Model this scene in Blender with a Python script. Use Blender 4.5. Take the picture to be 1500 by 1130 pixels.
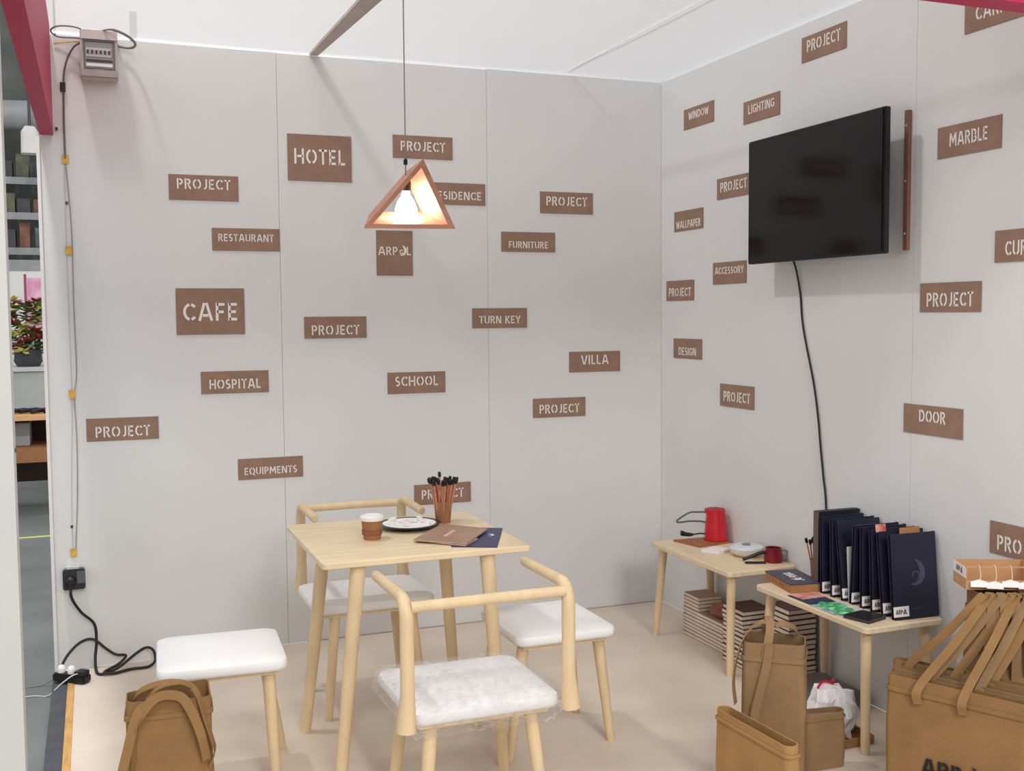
import bpy, bmesh, math, random
from mathutils import Vector, Matrix, Euler, noise
random.seed(7)
for o in list(bpy.data.objects): bpy.data.objects.remove(o, do_unlink=True)
SC = bpy.context.scene
COL = SC.collection
PI = math.pi
def R(d): return math.radians(d)
def lin(c):
    c = c/255.0
    return c/12.92 if c <= .04045 else ((c+.055)/1.055)**2.4
def rgb(r, g, b): return (lin(r), lin(g), lin(b), 1)

# ------------------------------------------------------------------ camera
cam = bpy.data.cameras.new('camera'); camo = bpy.data.objects.new('camera', cam); COL.objects.link(camo)
cam.sensor_fit = 'HORIZONTAL'; cam.sensor_width = 36.0
cam.lens = 36.0*1579.24/1500.0
cr = Vector((.93200, -.36182, -.00793)); cf = Vector((.36098, .93030, -.06484))
cr.normalize(); cf = (cf - cf.dot(cr)*cr).normalized(); cu = cr.cross(cf)
m = Matrix((cr, cu, -cf)).transposed().to_4x4(); m.translation = Vector((0, 0, 1.53))
camo.matrix_world = m
cam.clip_start = .05; cam.clip_end = 200
SC.camera = camo
# ------------------------------------------------------------------ world, lamps, exposure
SC.view_settings.view_transform = 'Standard'; SC.view_settings.look = 'None'
SC.view_settings.gamma = 1.0; SC.view_settings.use_curve_mapping = False
SC.view_settings.exposure = 0.27
W = bpy.data.worlds.new('hall_air'); SC.world = W; W.use_nodes = True
W.node_tree.nodes['Background'].inputs[0].default_value = (.95, .97, 1.0, 1)
W.node_tree.nodes['Background'].inputs[1].default_value = .66
def lamp(name, kind, loc, power, size=.2, col=(1, 1, 1), rot=(0, 0, 0)):
    l = bpy.data.lights.new(name, kind); l.energy = power; l.color = col
    if kind == 'AREA': l.shape = 'DISK'; l.size = size
    else: l.shadow_soft_size = size
    o = bpy.data.objects.new(name, l); COL.objects.link(o); o.location = loc; o.rotation_euler = rot
    return o
# high-bay lamps of the exhibition hall, well above the booth, plus an added front fill
lamp('hall_lamp', 'POINT', (-.45, 4.32, 5.25), 500, .14, (1, .99, .98))
lamp('hall_lamp', 'AREA', (.2, -1.6, 6.0), 150, 1.4, (1, .98, .96))
lamp('hall_lamp', 'AREA', (.9, -6.0, 5.2), 250, 2.2, (1, .98, .96), (R(62), 0, R(-4)))  # unseen far lamp added in front to brighten the lower walls and floor
lamp('hall_lamp', 'AREA', (-2.5, 9.5, 6.0), 60, 1.2, (1, 1, 1))

# ------------------------------------------------------------------ materials
MATS = {}
def mat(name, col, rough=.6, var=.06, scale=8.0, bump=0.0, bscale=None, metal=0.0, stretch=None, spec=.4, col2=None, coat=0.0):
    if name in MATS: return MATS[name]
    M = bpy.data.materials.new(name); M.use_nodes = True; N = M.node_tree.nodes; L = M.node_tree.links
    b = N['Principled BSDF']; b.inputs['Roughness'].default_value = rough; b.inputs['Metallic'].default_value = metal
    b.inputs['Specular IOR Level'].default_value = spec; b.inputs['Coat Weight'].default_value = coat
    tc = N.new('ShaderNodeTexCoord'); mp = N.new('ShaderNodeMapping'); L.new(tc.outputs['Object'], mp.inputs[0])
    if stretch: mp.inputs['Scale'].default_value = stretch
    nz = N.new('ShaderNodeTexNoise'); nz.inputs['Scale'].default_value = scale; nz.inputs['Detail'].default_value = 5
    L.new(mp.outputs[0], nz.inputs['Vector'])
    ramp = N.new('ShaderNodeValToRGB'); L.new(nz.outputs['Fac'], ramp.inputs[0])
    c2 = col2 if col2 else tuple(min(1, c*(1+var*2)) for c in col[:3])+(1,)
    c1 = col if col2 else tuple(c*(1-var*2) for c in col[:3])+(1,)
    ramp.color_ramp.elements[0].color = c1; ramp.color_ramp.elements[1].color = c2
    ramp.color_ramp.elements[0].position = .3; ramp.color_ramp.elements[1].position = .7
    L.new(ramp.outputs[0], b.inputs['Base Color'])
    if bump:
        n2 = N.new('ShaderNodeTexNoise'); n2.inputs['Scale'].default_value = bscale or scale*4; n2.inputs['Detail'].default_value = 4
        L.new(mp.outputs[0], n2.inputs['Vector'])
        bp = N.new('ShaderNodeBump'); bp.inputs['Strength'].default_value = bump; bp.inputs['Distance'].default_value = .004
        L.new(n2.outputs['Fac'], bp.inputs['Height']); L.new(bp.outputs[0], b.inputs['Normal'])
    MATS[name] = M; return M
def emit(name, col, s):
    M = bpy.data.materials.new(name); M.use_nodes = True; N = M.node_tree.nodes
    b = N['Principled BSDF']; b.inputs['Emission Color'].default_value = col; b.inputs['Emission Strength'].default_value = s
    b.inputs['Base Color'].default_value = col; MATS[name] = M; return M
wallm = mat('painted_board', rgb(216, 216, 215), .75, .012, 2.0, .05, 40)
wood = mat('pale_ash', rgb(218, 193, 153), .45, .04, 5, .04, 30, stretch=(6, 6, 1), spec=.4)
woodtop = mat('pale_ash_top', rgb(224, 204, 168), .42, .05, 4, .03, 30, stretch=(1, 9, 1), spec=.4)
woodend = mat('pale_ash_bench', rgb(224, 203, 170), .45, .05, 4, .03, 30, stretch=(9, 1, 1), spec=.4)
kraftsign = mat('brown_card', rgb(144, 115, 97), .8, .05, 14, .1, 80)
white = mat('white_print', rgb(232, 228, 224), .7, .01, 8)
whitevinyl = mat('white_vinyl', rgb(232, 231, 230), .5, .012, 5, .06, 60)
tote = mat('tan_cloth', rgb(146, 112, 73), .9, .06, 9, .35, 260, spec=.15)
tote2 = mat('tan_cloth_dark', rgb(142, 114, 82), .9, .06, 9, .35, 260, spec=.15)
tote3 = mat('tan_cloth_warm', rgb(168, 130, 84), .9, .05, 9, .35, 260, spec=.15)
black = mat('black_plastic', rgb(24, 24, 26), .45, .1, 10)
rubber = mat('black_rubber', rgb(34, 33, 34), .6, .08, 12)
pinkm = mat('pink_laminate', rgb(178, 38, 78), .5, .02, 3, spec=.25)
greycable = mat('grey_cable', rgb(128, 126, 122), .5, .05, 10)
pinkm2 = pinkm
darkgrey = mat('dark_grey', rgb(62, 64, 68), .6, .08, 8)
midgrey = mat('mid_grey', rgb(140, 142, 142), .55, .06, 8)
lightgrey = mat('light_grey', rgb(196, 194, 190), .5, .03, 8)
navy = mat('navy_card', rgb(30, 30, 50), .42, .06, 10, spec=.4)
navy2 = mat('navy_gloss', rgb(46, 46, 88), .4, .06, 10)
kraft = mat('kraft_card', rgb(164, 118, 76), .8, .06, 16, .1, 90)
kraftcup = mat('kraft_cup', rgb(160, 108, 72), .7, .05, 22, .1, 120)
cream = mat('cream_paper', rgb(222, 210, 190), .8, .03, 20)
red = mat('red_enamel', rgb(196, 22, 40), .25, .04, 6, coat=.3)
darkred = mat('dark_red_enamel', rgb(128, 20, 34), .3, .05, 6)
tapem = mat('yellow_tape', rgb(206, 164, 74), .6, .12, 30)
# ------------------------------------------------------------------ mesh helpers
def obj(name, bm, material=None, parent=None, loc=None, rot=None, smooth=False):
    me = bpy.data.meshes.new(name)
    bmesh.ops.recalc_face_normals(bm, faces=bm.faces[:])
    if smooth:
        for f in bm.faces: f.smooth = True
    bm.to_mesh(me); bm.free()
    if smooth:
        me.set_sharp_from_angle(angle=R(42))
    if material:
        for mm in (material if isinstance(material, (list, tuple)) else [material]): me.materials.append(mm)
    o = bpy.data.objects.new(name, me); COL.objects.link(o)
    if parent: o.parent = parent
    if loc: o.location = loc
    if rot: o.rotation_euler = rot
    return o
def tag(o, label, cat, group=None):
    o['label'] = label; o['category'] = cat
    if group: o['group'] = group
    return o
def thing(name, label, cat, loc=(0, 0, 0), rotz=0, group=None):
    o = bpy.data.objects.new(name, None); COL.objects.link(o); o.location = loc; o.rotation_euler = (0, 0, rotz)
    o.empty_display_size = .05
    return tag(o, label, cat, group)
def struct(o): o['kind'] = 'structure'; return o
def dup(root, loc, rotz=0, label=None):
    r = root.copy(); COL.objects.link(r); r.location = loc; r.rotation_euler = (0, 0, rotz)
    if label: r['label'] = label
    for ch in list(root.children):
        c = ch.copy(); COL.objects.link(c); c.parent = r
        for g in list(ch.children):
            d = g.copy(); COL.objects.link(d); d.parent = c
    return r
def BM(): return bmesh.new()
def box(bm, x0, x1, y0, y1, z0, z1, M=None, mi=0):
    v = [Vector((x, y, z)) for z in (z0, z1) for y in (y0, y1) for x in (x0, x1)]
    if M: v = [M @ p for p in v]
    v = [bm.verts.new(p) for p in v]
    for f in ((0, 2, 3, 1), (4, 5, 7, 6), (0, 1, 5, 4), (2, 6, 7, 3), (0, 4, 6, 2), (1, 3, 7, 5)):
        bm.faces.new([v[i] for i in f]).material_index = mi
    return bm
def bbox_obj(name, x0, x1, y0, y1, z0, z1, material, parent=None, bevel=0.0, loc=None, rot=None):
    bm = box(BM(), x0, x1, y0, y1, z0, z1)
    if bevel: bmesh.ops.bevel(bm, geom=bm.edges[:], offset=bevel, segments=2, affect='EDGES', profile=.6)
    return obj(name, bm, material, parent, loc, rot)
def loft(bm, loops, cap0=True, cap1=True, closed=True, mi=0):
    vs = [[bm.verts.new(p) for p in lp] for lp in loops]
    n = len(vs[0])
    for a, b in zip(vs[:-1], vs[1:]):
        for i in range(n if closed else n-1):
            j = (i+1) % n
            bm.faces.new((a[i], a[j], b[j], b[i])).material_index = mi
    if cap0: bm.faces.new(vs[0][::-1]).material_index = mi
    if cap1: bm.faces.new(vs[-1]).material_index = mi
    return vs
def rrect(w, d, r, n=5, z=0, cx=0, cy=0):
    pts = []; r = max(min(r, w/2-1e-4, d/2-1e-4), 1e-4)
    for sx, sy, a0 in ((1, 1, 0), (-1, 1, 90), (-1, -1, 180), (1, -1, 270)):
        for k in range(n):
            a = R(a0+90*k/(n-1))
            pts.append(Vector((cx+sx*(w/2-r)+r*math.cos(a), cy+sy*(d/2-r)+r*math.sin(a), z)))
    return pts
def circ(r, z, n=20, cx=0, cy=0): return [Vector((cx+r*math.cos(2*PI*i/n), cy+r*math.sin(2*PI*i/n), z)) for i in range(n)]
def lathe(bm, prof, n=24, cap0=True, cap1=True, cx=0, cy=0, mi=0): return loft(bm, [circ(max(r, 1e-4), z, n, cx, cy) for r, z in prof], cap0, cap1, True, mi)
def smoothpts(pts, k=6):
    pts = [Vector(p) for p in pts]; P = [2*pts[0]-pts[1]]+pts+[2*pts[-1]-pts[-2]]; out = []
    for i in range(1, len(P)-2):
        for j in range(k):
            t = j/k; a, b, c, d = P[i-1:i+3]
            out.append(.5*((2*b)+(c-a)*t+(2*a-5*b+4*c-d)*t*t+(3*b-a-3*c+d)*t**3))
    out.append(pts[-1]); return out
def tube(bm, pts, rad, n=10, mi=0, flat=1.0, cap=True):
    pts = [Vector(p) for p in pts]
    rads = rad if isinstance(rad, (list, tuple)) else [rad]*len(pts)
    T = []
    for i in range(len(pts)):
        a = pts[max(0, i-1)]; b = pts[min(len(pts)-1, i+1)]; T.append((b-a).normalized())
    up = Vector((0, 0, 1)) if abs(T[0].z) < .9 else Vector((1, 0, 0))
    nv = (up-up.dot(T[0])*T[0]).normalized(); loops = []
    for i, p in enumerate(pts):
        if i:
            q = T[i-1].rotation_difference(T[i]); nv = q @ nv; nv = (nv-nv.dot(T[i])*T[i]).normalized()
        bv = T[i].cross(nv)
        loops.append([p+rads[i]*(math.cos(2*PI*k/n)*nv+flat*math.sin(2*PI*k/n)*bv) for k in range(n)])
    loft(bm, loops, cap, cap, True, mi)
    return bm
def ribbon(bm, pts, wdir, width, thick, mi=0):
    """a strap: points, one width direction (or one for each point)"""
    pts = [Vector(p) for p in pts]; n = len(pts); loops = []
    for i, p in enumerate(pts):
        t = (pts[min(n-1, i+1)]-pts[max(0, i-1)]).normalized()
        w = Vector(wdir[i] if isinstance(wdir, list) else wdir); w = (w-w.dot(t)*t).normalized(); nn = t.cross(w)
        w = w*width/2; nn = nn*thick/2
        loops.append([p-w-nn, p+w-nn, p+w+nn, p-w+nn])
    loft(bm, loops, True, True, True, mi)
    return bm
def leg_mesh(p0, p1, r0, r1, n=14):
    """round tapered leg from top p0 to foot p1, ends cut level"""
    bm = BM(); p0 = Vector(p0); p1 = Vector(p1); loops = []
    for t in (0, .25, .5, .75, .96, 1):
        p = p0.lerp(p1, t); r = r0+(r1-r0)*t
        if t == 1: r *= .9
        loops.append([p+Vector((r*math.cos(2*PI*k/n), r*math.sin(2*PI*k/n), 0)) for k in range(n)])
    loft(bm, loops); return bm
# ------------------------------------------------------------------ stencil lettering
def arc(cx, cy, rx, ry, a0, a1, n=9): return [(cx+rx*math.cos(R(a0+(a1-a0)*i/(n-1))), cy+ry*math.sin(R(a0+(a1-a0)*i/(n-1)))) for i in range(n)]
T0 = .085; T1 = .915
GLY = {
 'A': (.86, [[(.08, 0), (.37, 1)], [(.49, 1), (.78, 0)], [(.27, .3), (.59, .3)]]),
 'B': (.68, [[(.1, 0), (.1, 1)], [(.26, T1)]+arc(.34, .72, .22, .195, 90, -90)+[(.26, .525)], [(.26, .5)]+arc(.36, .29, .24, .205, 90, -90)+[(.26, T0)]]),
 'C': (.72, [arc(.42, .5, .33, .415, 98, 262), arc(.42, .5, .33, .415, 80, 40), arc(.42, .5, .33, .415, -80, -40)]),
 'D': (.78, [[(.1, 0), (.1, 1)], [(.27, T1)]+arc(.34, .5, .33, .415, 90, -90, 13)+[(.27, T0)]]),
 'E': (.6, [[(.1, 0), (.1, 1)], [(.1, T1), (.54, T1)], [(.1, .5), (.48, .5)], [(.1, T0), (.54, T0)]]),
 'F': (.58, [[(.1, 0), (.1, 1)], [(.1, T1), (.54, T1)], [(.1, .5), (.48, .5)]]),
 'G': (.78, [arc(.42, .5, .33, .415, 98, 262), arc(.42, .5, .33, .415, 80, 40), arc(.42, .5, .33, .415, -80, -25)+[(.71, .45), (.5, .45)]]),
 'H': (.78, [[(.1, 0), (.1, 1)], [(.68, 0), (.68, 1)], [(.24, .5), (.68, .5)]]),
 'I': (.24, [[(.12, 0), (.12, 1)]]),
 'J': (.5, [[(.38, 1), (.38, .35)]+arc(.17, .3, .21, .215, 0, -95, 7)]),
 'K': (.72, [[(.1, 0), (.1, 1)], [(.6, 1), (.26, .52), (.64, 0)]]),
 'L': (.56, [[(.1, 1), (.1, 0)], [(.1, T0), (.52, T0)]]),
 'M': (.98, [[(.1, 0), (.14, 1)], [(.2, .95), (.49, .25)], [(.49, .25), (.78, .95)], [(.84, 1), (.88, 0)]]),
 'N': (.8, [[(.1, 0), (.1, 1)], [(.16, .98), (.64, .02)], [(.7, 0), (.7, 1)]]),
 'O': (.86, [arc(.43, .5, .34, .415, 104, 256, 11), arc(.43, .5, .34, .415, 76, -76, 11)]),
 'P': (.64, [[(.1, 0), (.1, 1)], [(.25, T1)]+arc(.32, .69, .22, .225, 90, -90)+[(.25, .465)]]),
 'Q': (.86, [arc(.43, .5, .34, .415, 104, 256, 11), arc(.43, .5, .34, .415, 76, -60, 11), [(.5, .2), (.8, -.08)]]),
 'R': (.7, [[(.1, 0), (.1, 1)], [(.25, T1)]+arc(.33, .71, .22, .205, 90, -90)+[(.25, .505)], [(.34, .48), (.62, 0)]]),
 'S': (.6, [arc(.31, .7, .2, .215, 50, 250, 9)+arc(.29, .29, .22, .21, 75, -130, 9)]),
 'T': (.66, [[(.02, T1), (.64, T1)], [(.33, 0), (.33, 1)]]),
 'U': (.76, [[(.1, 1), (.1, .38)]+arc(.36, .36, .26, .275, 180, 256, 6), [(.66, 1), (.66, .38)]+arc(.4, .36, .26, .275, 0, -76, 6)]),
 'V': (.8, [[(.06, 1), (.36, 0)], [(.44, 0), (.74, 1)]]),
 'W': (1.08, [[(.06, 1), (.28, 0)], [(.33, 0), (.53, .9)], [(.57, .9), (.76, 0)], [(.81, 0), (1.02, 1)]]),
 'Y': (.72, [[(.04, 1), (.36, .45)], [(.68, 1), (.36, .45)], [(.36, .45), (.36, 0)]]),
 ' ': (.34, []),
}
def stroke2d(bm, pts, t, place, depth):
    P = [Vector((p[0], p[1])) for p in pts]; n = len(P); L = []
    for i in range(n):
        d = (P[min(n-1, i+1)]-P[max(0, i-1)]).normalized(); nn = Vector((-d.y, d.x))*t/2
        L.append((P[i]+nn, P[i]-nn))
    loops = [[place(a.x, a.y, depth), place(b.x, b.y, depth), place(b.x, b.y, 0), place(a.x, a.y, 0)] for a, b in L]
    loft(bm, loops)
CRES = [(.50, 1.22), (.86, 1.05), (1.06, .72), (1.05, .36), (.84, .06), (.5, -.06), (.18, .04), (.45, .1), (.68, .24), (.78, .46), (.75, .74), (.64, 1.0)]
def crescent(bm, place, depth):
    top = [bm.verts.new(place(x, y, depth)) for x, y in CRES]; bot = [bm.verts.new(place(x, y, 0)) for x, y in CRES]
    n = len(CRES)
    for i in range(n//2-1 if False else n): bm.faces.new((top[i], top[(i+1) % n], bot[(i+1) % n], bot[i]))
    for i in range(n//2-1):
        a, b, c, d = i, i+1, n-2-i, n-1-i
        bm.faces.new((top[a], top[b], top[c], top[d]) if b != c else (top[a], top[b], top[d]))
    bm.faces.new((bot[::-1]))
def text_bm(word, width, height, depth, t=.15, cx=0, cy=0, place=None, logo=False, spacing=.13):
    bm = BM(); x = 0; items = []
    for ch in word:
        if logo and ch == 'O': items.append((x-.08, None)); x += .86+spacing
        else:
            w, st = GLY[ch]; items.append((x, st)); x += w+spacing
    tot = x-spacing; sx = width/tot
    base = place or (lambda u, v, d: Vector((u, v, d)))
    for x0, st in items:
        pl = lambda u, v, d, x0=x0: base(cx-width/2+(x0+u)*sx, cy-height/2+v*height, d)
        if st is None:
            crescent(bm, pl, depth); stroke2d(bm, arc(.42, .42, .2, .22, 20, 330, 10), t*.7, pl, depth)
        else:
            for s in st: stroke2d(bm, s, t, pl, depth)
    return bm

# ================================================================== the setting
XL, XR, YB, YF, ZC = -.186, 2.79, 5.017, 2.17, 2.73
floorm = mat('pale_vinyl_floor', rgb(202, 187, 170), .5, .05, 2.6, .03, 60, spec=.35, col2=rgb(216, 203, 188))
struct(bbox_obj('floor', -.118, XR, -1.5, YB, -.03, 0, floorm))
trimm = mat('floor_edge_wood', rgb(196, 152, 86), .5, .1, 10, stretch=(8, 1, 1))
struct(bbox_obj('trim_1', -.145, -.1185, -1.5, 4.9, -.03, .002, trimm))
struct(bbox_obj('trim_2', -.205, -.1455, -1.5, 4.95, -.03, -.006, mat('dark_edge_strip', rgb(70, 72, 78), .7, .08, 12)))
hallfloor = mat('hall_carpet', rgb(108, 112, 110), .8, .09, 1.6, .1, 120)
hf = BM(); box(hf, -9, -.2055, -1.5, 15, -.08, -.03); struct(obj('floor', hf, hallfloor))
def wall_root(name):
    return struct(bpy.data.objects.new(name, None))
# back wall: frame behind, three boards with real joints
bw = struct(bbox_obj('wall_back', XL, XR+.06, YB+.013, YB+.06, 0, ZC-.004, wallm))
for a, b in ((XL, .8092), (.8106, 1.8213), (1.8227, XR)):
    bbox_obj('wall_panel', a, b, YB, YB+.012, .001, ZC+random.uniform(-.006, .002), wallm, bw)
endm = mat('white_trim', rgb(226, 222, 220), .5, .01, 6)
struct(bbox_obj('trim_3', XL-.014, XL-.0005, YB-.012, YB+.06, 0, 2.30, endm))
rw = struct(bbox_obj('wall_right', XR+.013, XR+.06, -.2, YB+.06, 0, ZC-.004, wallm))
for a, b in ((3.1457, YB-.001), (2.1457, 3.1443), (1.1, 2.1443), (-.2, 1.0986)):
    bbox_obj('wall_panel', XR, XR+.012, a, b, .001, ZC-.003, wallm, rw)
struct(bbox_obj('baseboard_back', .9, XR-.002, YB-.006, YB-.0005, .0005, .004, mat('gap_filler', rgb(172, 160, 148), .8, .05, 9)))
# stretched fabric ceiling, lets some of the hall light through
CM = bpy.data.materials.new('ceiling_fabric'); CM.use_nodes = True; N = CM.node_tree.nodes; L = CM.node_tree.links
for n in list(N): N.remove(n)
out = N.new('ShaderNodeOutputMaterial'); df = N.new('ShaderNodeBsdfDiffuse'); tl = N.new('ShaderNodeBsdfTranslucent'); tr = N.new('ShaderNodeBsdfTransparent')
df.inputs[0].default_value = (.84, .84, .84, 1); tl.inputs[0].default_value = (.84, .84, .85, 1)
nz = N.new('ShaderNodeTexNoise'); nz.inputs['Scale'].default_value = 3
rp = N.new('ShaderNodeMapRange'); rp.inputs[3].default_value = .21; rp.inputs[4].default_value = .25
L.new(nz.outputs['Fac'], rp.inputs[0])
m1 = N.new('ShaderNodeMixShader'); m2 = N.new('ShaderNodeMixShader'); L.new(rp.outputs[0], m1.inputs[0]); m2.inputs[0].default_value = .34
L.new(df.outputs[0], m1.inputs[1]); L.new(tl.outputs[0], m1.inputs[2]); L.new(m1.outputs[0], m2.inputs[1]); L.new(tr.outputs[0], m2.inputs[2]); L.new(m2.outputs[0], out.inputs[0])
ce = struct(bpy.data.objects.new('ceiling', None)); COL.objects.link(ce)
def sheet(x0, x1, y0, y1, z):
    bm = BM(); nx, ny = 10, 14; g = []
    for j in range(ny+1):
        row = []
        for i in range(nx+1):
            x = x0+(x1-x0)*i/nx; y = y0+(y1-y0)*j/ny
            e = math.sin(PI*i/nx)
            row.append(bm.verts.new((x, y, z+.006*noise.noise(Vector((x*2, y*2, 1)))-.006*e)))
        g.append(row)
    for j in range(ny):
        for i in range(nx): bm.faces.new((g[j][i], g[j][i+1], g[j+1][i+1], g[j+1][i]))
    return bm
for x0, x1 in ((XL+.06, 2.2552), (2.2578, XR+.05)):
    obj('ceiling_panel', sheet(x0, x1, YF, YB+.05, ZC+.014), CM, ce, smooth=True)
cs = BM(); box(cs, 2.254, 2.259, YF, YB, ZC+.017, ZC+.03); obj('joint_strip', cs, lightgrey, ce)
# ceiling batten
bm = BM()
loops = []
for y, xa, xb in ((YB-.002, .962, 1.000), (4.10, .979, 1.056), (YF, 1.01, 1.20)):
    loops.append([Vector((xa, y, ZC-.004)), Vector((xb, y, ZC-.004)), Vector((xb, y, ZC+.012)), Vector((xa, y, ZC+.012))])
loft(bm, loops)
struct(obj('trim_4', bm, mat('batten_grey', rgb(190, 178, 172), .7, .04, 10)))
# pink fascia beams and the white corner post
pf = BM(); box(pf, XL, -.132, YF+.001, YB-.001, 2.308, ZC+.04); struct(obj('trim_5', pf, pinkm))
pf = BM(); box(pf, XL, XR+.06, 2.10, YF, 2.30, ZC+.04); struct(obj('trim_6', pf, pinkm))
post = struct(bbox_obj('trim_7', -.34, -.139, 2.11, 2.169, -.03, 2.299, mat('white_post', rgb(194, 194, 188), .5, .012, 5), None, .002))
bm = BM(); lathe(bm, [(.004, 0), (.004, .002)], 10)
obj('screw_head', bm, darkgrey, post, (-.1388, 2.14, 1.293), (0, R(90), 0))

# ================================================================== wall signs
SB = (90, 0, 0); SR = (90, 0, -90)
def sign(word, a, z, w, h, wall, tw, th, dy, label, dx=0, tilt=0, logo=False):
    bm = box(BM(), -w/2, w/2, -h/2, h/2, 0, .003)
    bmesh.ops.bevel(bm, geom=bm.edges[:], offset=.0006, segments=1, affect='EDGES')
    if wall == 'back': loc = (a, YB-.0005, z); rot = (R(90), R(tilt), 0)
    else: loc = (XR-.0005, a, z); rot = (R(90), R(tilt), R(-90))
    if wall == 'back': rot = Matrix.Rotation(R(90), 3, 'X') @ Matrix.Rotation(R(tilt), 3, 'Z')
    else: rot = Matrix.Rotation(R(-90), 3, 'Z') @ Matrix.Rotation(R(90), 3, 'X') @ Matrix.Rotation(R(tilt), 3, 'Z')
    o = obj('wall_sign', bm, kraftsign, None, loc, rot.to_euler())
    tag(o, label, 'sign', 'brown stencilled signs on the white walls')
    obj('lettering', text_bm(word, tw, th, .0008, .15, dx, dy, logo=logo), white, o, (0, 0, .0028))
for s in (
 ('PROJECT', .480, 2.108, .300, .112, .232, .046, .016, 'brown PROJECT sign left of the HOTEL sign'),
 ('HOTEL', 1.001, 2.262, .297, .212, .238, .070, .006, 'large brown sign lettered HOTEL'),
 ('PROJECT', 1.497, 2.335, .297, .108, .222, .046, .004, 'brown PROJECT sign crossed by the pendant lamp cord'),
 ('RESIDENCE', 1.663, 2.120, .297, .105, .255, .040, -.008, 'brown RESIDENCE sign partly behind the pendant lamp'),
 ('PROJECT', 2.248, 2.094, .292, .108, .225, .046, .008, 'brown PROJECT sign above and right of the FURNITURE sign'),
 ('RESTAURANT', .659, 1.882, .300, .101, .246, .034, .008, 'brown sign lettered RESTAURANT'),
 ('CAFE', .495, 1.559, .298, .207, .240, .080, -.002, 'large brown sign lettered CAFE'),
 ('PROJECT', 1.060, 1.481, .294, .101, .226, .046, -.012, 'brown PROJECT sign right of the CAFE sign'),
 ('FURNITURE', 2.038, 1.895, .290, .098, .212, .034, -.014, 'brown sign lettered FURNITURE'),
 ('TURN KEY', 1.882, 1.518, .290, .098, .218, .038, -.008, 'brown sign lettered TURN KEY'),
 ('VILLA', 2.402, 1.290, .290, .105, .156, .048, .010, 'brown sign lettered VILLA'),
 ('HOSPITAL', .595, 1.238, .300, .101, .228, .044, -.008, 'brown sign lettered HOSPITAL'),
 ('SCHOOL', 1.450, 1.210, .290, .103, .216, .048, .008, 'brown sign lettered SCHOOL'),
 ('PROJECT', 2.202, 1.061, .292, .098, .222, .046, -.006, 'brown PROJECT sign below the VILLA sign'),
 ('PROJECT', .109, 1.046, .299, .100, .226, .048, -.010, 'brown PROJECT sign below and left of the HOSPITAL sign'),
 ('EQUIPMENTS', .746, .836, .296, .097, .240, .034, -.010, 'brown sign lettered EQUIPMENTS'),
 ('PROJECT', 1.575, .661, .291, .100, .216, .046, 0, 'brown PROJECT sign low on the wall behind the pencil cup'),
): sign(s[0], s[1], s[2], s[3], s[4], 'back', s[5], s[6], s[7], s[8])
sign('ARPOL', 1.350, 1.831, .178, .213, 'back', .160, .040, .010, 'portrait brown sign with white ARPOL logo below the pendant lamp', logo=True)
for s in (
 ('WINDOW', 4.643, 2.497, .280, .100, .185, .038, .012, 'small brown sign highest beside the wall corner'),
 ('LIGHTING', 4.112, 2.437, .280, .100, .200, .040, .010, 'brown LIGHTING sign above the left corner of the television'),
 ('PROJECT', 4.330, 2.119, .285, .098, .222, .046, .006, 'brown PROJECT sign half covered by the left television edge'),
 ('WALLPAPER', 4.737, 1.999, .280, .100, .235, .038, -.018, 'brown sign with long faint word near corner, below television top'),
 ('ACCESSORY', 4.363, 1.722, .285, .103, .245, .034, .012, 'brown sign touching the lower left corner of the television'),
 ('PROJECT', 4.819, 1.650, .275, .102, .222, .044, -.008, 'brown PROJECT sign closest to the wall corner'),
 ('DESIGN', 4.743, 1.356, .278, .100, .170, .040, -.014, 'brown DESIGN sign near the wall corner'),
 ('PROJECT', 4.294, 1.145, .286, .106, .222, .048, -.004, 'brown PROJECT sign lowest below the left end of the television'),
 ('PROJECT', 3.678, 2.620, .287, .103, .215, .048, .010, 'brown PROJECT sign high above the television'),
 ('CARPET', 2.772, 2.522, .290, .106, .190, .048, .004, 'brown CARPET sign cut off by the pink beam'),
 ('MARBLE', 2.890, 2.120, .287, .108, .172, .046, .004, 'brown sign lettered MARBLE'),
 ('CURTAIN', 2.620, 1.744, .290, .104, .200, .048, -.008, 'brown CURTAIN sign cut by the right picture edge'),
 ('PROJECT', 2.963, 1.582, .289, .103, .220, .050, -.008, 'brown PROJECT sign below the MARBLE sign'),
 ('DOOR', 3.036, 1.142, .292, .106, .130, .044, .014, 'brown sign lettered DOOR'),
 ('PROJECT', 2.615, .778, .290, .108, .225, .050, -.014, 'brown PROJECT sign low behind the paper tray'),
): sign(s[0], s[1], s[2], s[3], s[4], 'right', s[5], s[6], s[7], s[8])

# ================================================================== television
tv = thing('television', 'black flat television mounted on the right wall', 'television', (2.657, 3.586, 2.005))
bm = box(BM(), .004, .03, -.431, .431, -.262, .262); bmesh.ops.bevel(bm, geom=bm.edges[:], offset=.003, segments=2, affect='EDGES'); obj('bezel', bm, black, tv)
obj('screen', box(BM(), .0, .0038, -.423, .423, -.252, .255), mat('screen_glass', rgb(11, 11, 12), .10, .02, 3, spec=.3), tv)
obj('rear_housing', box(BM(), .0305, .055, -.33, .33, -.2, .13), black, tv)
wm = obj('wall_mount', box(BM(), .0555, .1325, -.09, .09, -.1, .1), darkgrey, tv)
for y in (-.2, .2): obj('mount_arm', box(BM(), .0555, .085, y-.015, y+.015, -.17, .12), darkgrey, tv)
bm = box(BM(), XR-.016, XR-.0002, 3.166, 3.186, 1.757, 2.262); bmesh.ops.bevel(bm, geom=bm.edges[:], offset=.001, segments=1, affect='EDGES')
bt = thing('wooden_batten', 'narrow brown wooden batten upright on wall beside television', 'batten', (XR, 3.176, 1.757))
bm2 = box(BM(), -.016, -.0002, -.010, .010, 0, .505); bm.free()
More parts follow.
